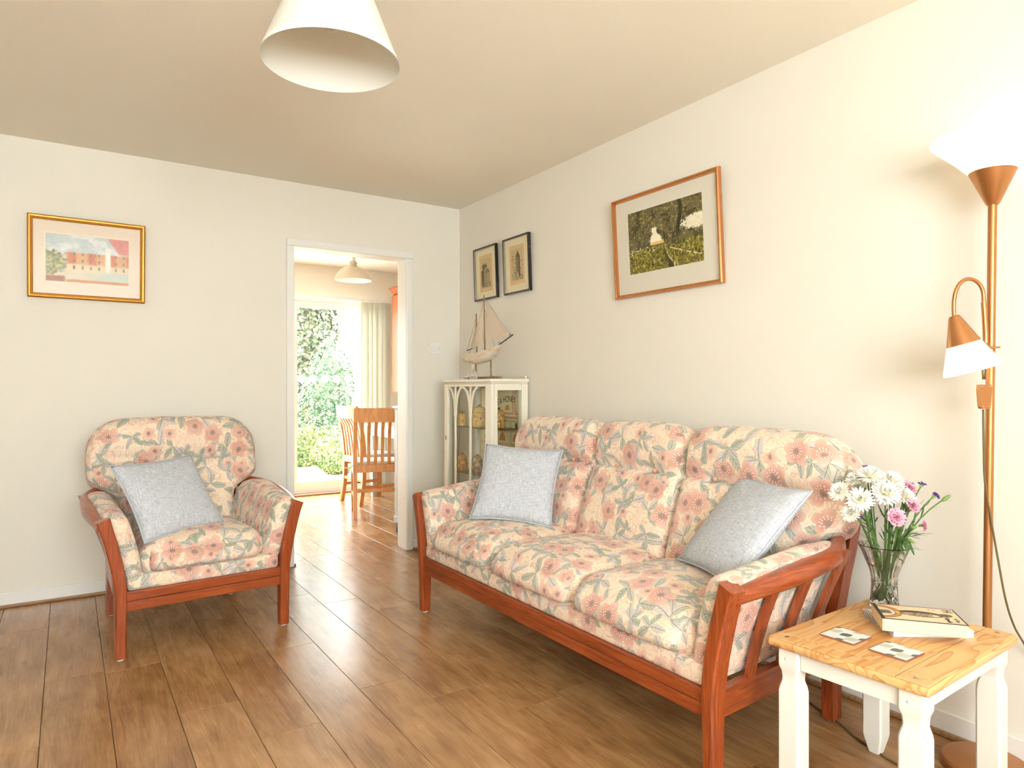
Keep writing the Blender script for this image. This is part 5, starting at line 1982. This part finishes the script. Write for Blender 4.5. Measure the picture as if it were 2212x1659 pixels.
dt = thing('dining_table', 'grey painted dining table beside the oak chairs', 'table', (2.79, 6.28, 0))
MB().box(-0.23, 0.34, -0.36, 0.40, 0.725, 0.75, 0.004).build('table_top', paint_mat('grey_table_paint', (190, 186, 180), 0.4, 0.05), dt)
MB().box(-0.18, 0.30, -0.31, 0.35, 0.63, 0.7245, 0.003).build('apron', bpy.data.materials['grey_table_paint'], dt)
for x in (-0.18, 0.25):
    for y in (-0.31, 0.30):
        m = MB()
        m.loft([[(x + 0.025 + a * k, y + 0.025 + b * k, z) for a, b in ((-1, -1), (1, -1), (1, 1), (-1, 1))] for z, k in ((0.0005, 0.024), (0.6295, 0.032))])
        m.build('leg', bpy.data.materials['grey_table_paint'], dt)

# grey cupboard against the party wall
gc = thing('cupboard', 'grey painted panelled cupboard just inside the dining room', 'cupboard', (2.11, 4.435, 0))
MB().box(0.0, 0.78, 0.0, 0.41, 0.115, 0.945, 0.003).build('body', GREYP, gc)
MB().box(-0.022, 0.80, -0.003, 0.435, 0.957, 0.978, 0.005).build('top', GREYP, gc)
MB().box(-0.012, 0.79, -0.001, 0.424, 0.9455, 0.9568, 0.004).build('cornice', GREYP, gc)
MB().box(-0.014, 0.79, -0.001, 0.424, 0.085, 0.135, 0.005).build('plinth', GREYP, gc)
m = MB()
m.box(-0.010, -0.0005, 0.0, 0.05, 0.136, 0.945, 0.002).box(-0.010, -0.0005, 0.36, 0.41, 0.136, 0.945, 0.002).box(-0.010, -0.0005, 0.0505, 0.3595, 0.136, 0.2, 0.002).box(-0.010, -0.0005, 0.0505, 0.3595, 0.88, 0.945, 0.002)
m.build('side_panel', GREYP, gc)
for x0, x1 in ((0.01, 0.385), (0.395, 0.77)):
    d = MB().box(x0, x1, 0.4105, 0.425, 0.14, 0.94, 0.003).build('door', GREYP, gc)
    MB().ball(((x0 + x1) / 2 + (0.14 if x0 < 0.2 else -0.14), 0.436, 0.55), 0.012, 2).build('knob', CHROME, d, 3.0)
for x in (0.02, 0.76):
    for y in (0.03, 0.39):
        MB().lathe([(0.018, 0.0005), (0.028, 0.012), (0.030, 0.04), (0.022, 0.06), (0.028, 0.0845)], 16, x, y).build('bun_foot', DKGREY, gc, 0.8)

# oak wall cabinet on the dining-room wall
OAKD = wood_mat('honey_oak', (142, 70, 28), (172, 92, 40), (190, 110, 54), 'z', 0.4, 12, 5)
wc = thing('wall_cabinet', 'oak wall cabinet with a moulded cornice in the dining room', 'cabinet', (2.86, 5.70, 0))
MB().box(0.0, 0.296, 0.0, 0.93, 1.065, 2.09, 0.003).build('body', OAKD, wc)
m = MB()
rings = []
for o_, z in ((0.0, 2.0905), (0.012, 2.10), (0.016, 2.125), (0.04, 2.15), (0.04, 2.165)):
    rings.append([(-o_, -o_, z), (0.296, -o_, z), (0.296, 0.93 + o_, z), (-o_, 0.93 + o_, z)])
m.loft(rings)
m.build('cornice', OAKD, wc)
for y in (0.008, 0.47):
    d = MB().box(-0.02, -0.0005, y, y + 0.452, 1.075, 2.08, 0.004).build('door', OAKD, wc)
    MB().ball((-0.028, y + (0.42 if y < 0.2 else 0.03), 1.3), 0.011, 2).build('knob', CHROME, d, 3.0)

# dome pendant over the dining table
DOMEW = paint_mat('white_enamel', (250, 250, 250), 0.3, 0.01)
DOMEC = paint_mat('taupe_enamel', (206, 192, 172), 0.3, 0.02)
dp = thing('dome_pendant', 'taupe enamel dome pendant light in the dining room', 'lamp', (2.335, 6.40, ZC))
MB().lathe([(0.178, -0.232), (0.176, -0.215), (0.160, -0.18), (0.128, -0.14), (0.085, -0.112), (0.048, -0.10), (0.046, -0.0985), (0.084, -0.108), (0.126, -0.136), (0.158, -0.176), (0.174, -0.212)], 56, cap=False).build('shade', DOMEC, dp, 0.8)
MB().lathe([(0.1745, -0.231), (0.1725, -0.2135), (0.156, -0.179), (0.124, -0.1395), (0.082, -0.1115), (0.03, -0.105)], 56, cap=False).build('shade_lining', DOMEW, dp, 0.8)
MB().lathe([(0.048, -0.105), (0.048, -0.095), (0.036, -0.08), (0.036, -0.066), (0.042, -0.055), (0.030, -0.045), (0.022, -0.036)], 28).build('neck', DOMEC, dp, 0.8)
MB().lathe([(0.020, -0.0355), (0.020, 0.0)], 20).build('ceiling_rose', DOMEW, dp, 0.8)
MB().ball((0, 0, -0.165), 0.028, 2).build('bulb', DOMEW, dp, 3.0)

# vertical blinds drawn to the side
g = G('blind_fabric')
tl = g.n('ShaderNodeBsdfTranslucent')
tl.inputs[0].default_value = (0.84, 0.84, 0.80, 1)
mx = g.n('ShaderNodeMixShader')
mx.inputs[0].default_value = 0.5
g.set(lin((232, 230, 216)), 0.8)
g.t.links.new(g.b.outputs[0], mx.inputs[1])
g.t.links.new(tl.outputs[0], mx.inputs[2])
g.t.links.new(mx.outputs[0], g.out.inputs[0])
vb = thing('vertical_blind', 'ivory vertical blind drawn aside at the patio door', 'blind', (0, 6.955, 0))
MB().box(PX0 - 0.05, 2.945, -0.02, 0.02, 2.045, 2.078, 0.003).build('head_rail', UPVC, vb)
for i in range(13):
    x = 2.60 + i * 0.027
    a = math.radians((34 + 34 * (i % 2) + 8 * math.sin(i * 1.7)) if i else 15)
    m = MB()
    rings = []
    for k in range(6):
        u = -0.0445 + 0.089 * k / 5
        bow = 0.004 * math.sin(PI * k / 5)
        px, py = x + u * math.cos(a) - bow * math.sin(a), -u * math.sin(a) - bow * math.cos(a)
        rings.append([(px, py, 0.04), (px, py, 2.04), (px + 0.0006, py + 0.0006, 2.04), (px + 0.0006, py + 0.0006, 0.04)])
    m.loft(rings)
    m.build('louvre', g.m, vb, 0.6)

# ================================================================== GARDEN
struct(MB().box(-30, 40, YD1 + 0.2, 60, -0.30, -0.14).build('ground', paint_mat('pale_patio', (214, 208, 196), 0.8, 0.08, 3)))


def leaf_mat(name, cols):
    g = G(name)
    v = g.n('ShaderNodeTexVoronoi')
    g.put(v.inputs['Vector'], g.coord())
    v.inputs['Scale'].default_value = 14
    s = g.n('ShaderNodeSeparateColor')
    g.put(s.inputs[0], v.outputs['Color'])
    col = g.ramp(s.outputs[0], [(i / (len(cols) - 1), lin(c)) for i, c in enumerate(cols)])
    return g.set(col, 0.5)


HOLLY = leaf_mat('holly_leaves', [(38, 62, 40), (58, 84, 54), (92, 110, 72), (136, 144, 100)])
BOXL = leaf_mat('box_leaves', [(68, 84, 40), (94, 108, 56), (122, 130, 74)])
IVY = leaf_mat('ivy_leaves', [(48, 60, 38), (72, 78, 50), (96, 94, 66)])
BARK = paint_mat('bark', (90, 80, 68), 0.9, 0.2, 20, 0.4)


def foliage(name, mat, parent, sampler, n, size, seed, core=None):
    r = random.Random(seed)
    V, F_ = [], []
    for _ in range(n):
        p, nr = sampler(r)
        p, nr = Vector(p), Vector(nr).normalized()
        nr = (nr + Vector((r.uniform(-1, 1), r.uniform(-1, 1), r.uniform(-1, 1))) * 0.9).normalized()
        a = nr.cross(Vector((r.uniform(-1, 1), r.uniform(-1, 1), r.uniform(-1, 1)))).normalized()
        b = nr.cross(a)
        s = size * r.uniform(0.7, 1.3)
        i = len(V)
        V += [p - a * s, p + b * s * 0.5 + nr * s * 0.15, p + a * s, p - b * s * 0.5 + nr * s * 0.15]
        F_.append((i, i + 1, i + 2, i + 3))
    me = bpy.data.meshes.new(name)
    me.from_pydata([tuple(v) for v in V], [], F_)
    return mk(name, me, mat, parent)


def sph(c, R, sc=(1, 1, 1)):
    def f(r):
        v = Vector((r.gauss(0, 1), r.gauss(0, 1), r.gauss(0, 1))).normalized()
        k = R * r.uniform(0.86, 1.02)
        return (c[0] + v.x * k * sc[0], c[1] + v.y * k * sc[1], c[2] + v.z * k * sc[2]), v
    return f


def conef(x, y, z0, z1, R):
    def f(r):
        u = 1 - math.sqrt(r.random()) * 0.999
        a = r.uniform(0, 2 * PI)
        rr = R * (1 - u) ** 0.62 * r.uniform(0.82, 1.04)
        return (x + rr * math.cos(a), y + rr * math.sin(a), z0 + u * (z1 - z0)), (math.cos(a), math.sin(a), 0.4)
    return f


def boxf(x0, x1, y0, y1, z0, z1):
    def f(r):
        x, y, z = r.uniform(x0, x1), r.uniform(y0, y1), r.uniform(z0, z1)
        q = r.random()
        if q < 0.5:
            return (x, y0 + r.uniform(-0.04, 0.06), z), (0, -1, 0)
        if q < 0.85:
            return (x, y, z1 + r.uniform(-0.06, 0.04)), (0, 0, 1)
        return (r.choice((x0, x1)), y, z), (1, 0, 0)
    return f


def core_cone(x, y, z0, z1, R, mat, par):
    MB().lathe([(R * (1 - u) ** 0.62 * 0.8 + 0.01, z0 + u * (z1 - z0)) for u in (0, 0.2, 0.4, 0.6, 0.8, 0.95)], 20, x, y).build('inner_foliage', mat, par, 0.8)


GZ = -0.139
b1 = thing('conical_holly', 'tall conical variegated holly bush in the garden behind the low hedge', 'bush', (4.15, 12.6, GZ))
MB().tube([(0, 0, 0), (0, 0, 0.5)], 0.06, 8).build('stem', BARK, b1)
core_cone(0, 0, 0.12, 2.05, 0.72, HOLLY, b1)
foliage('leaves', HOLLY, b1, conef(0, 0, 0.1, 2.25, 0.86), 11000, 0.034, 1)
b2 = thing('clipped_hedge', 'low clipped yellow-green hedge across the garden', 'hedge', (3.3, 10.8, GZ))
MB().box(-2.6, 1.25, 0.05, 0.55, 0.0, 0.52, 0.05).build('inner_foliage', BOXL, b2)
foliage('leaves', BOXL, b2, boxf(-2.65, 1.3, 0.0, 0.6, 0.0, 0.58), 9000, 0.03, 2)
b3 = thing('box_ball', 'round clipped box ball on the patio in front of the hedge', 'bush', (3.32, 9.75, GZ))
MB().ball((0, 0, 0.30), 0.30, 3, (1, 1, 1.0)).build('inner_foliage', BOXL, b3, 3.0)
foliage('leaves', BOXL, b3, sph((0, 0, 0.30), 0.335), 3600, 0.024, 3)
b4 = thing('ivy_clad_tree', 'ivy covered tree with bare branches rising behind the holly', 'tree', (4.6, 15.6, GZ))
MB().tube([(0, 0, 0), (0.05, 0, 2), (-0.05, 0.1, 4.2), (0.1, 0, 6.2)], [0.2, 0.18, 0.15, 0.08], 10).build('trunk', BARK, b4, 0.8)
foliage('ivy', IVY, b4, lambda r: (lambda a, z: ((math.cos(a) * (0.62 + 0.1 * math.sin(z * 3)) * r.uniform(0.6, 1.05), math.sin(a) * 0.6 * r.uniform(0.7, 1.05), z), (math.cos(a), math.sin(a), 0)))(r.uniform(0, 2 * PI), r.uniform(0.3, 5.4)), 6500, 0.075, 4)
rb2 = random.Random(9)
for i in range(13):
    z = 2.4 + i * 0.24
    L_ = rb2.uniform(1.2, 2.2)
    pts = [Vector((0.3, -0.1, z))]
    for k in range(6):
        pts.append(pts[-1] + Vector((L_ / 6, rb2.uniform(-0.1, 0.1), rb2.uniform(-0.04, 0.16))))
    br = MB().tube(pts, [0.03, 0.026, 0.022, 0.017, 0.012, 0.008, 0.005], 5).build('branch', BARK, b4)
    for k in range(3):
        p = pts[2 + k]
        MB().tube([p, p + Vector((0.25, 0, rb2.uniform(0.1, 0.3))), p + Vector((0.6, 0, rb2.uniform(0.15, 0.5)))], [0.008, 0.006, 0.003], 4).build('twig', BARK, br)
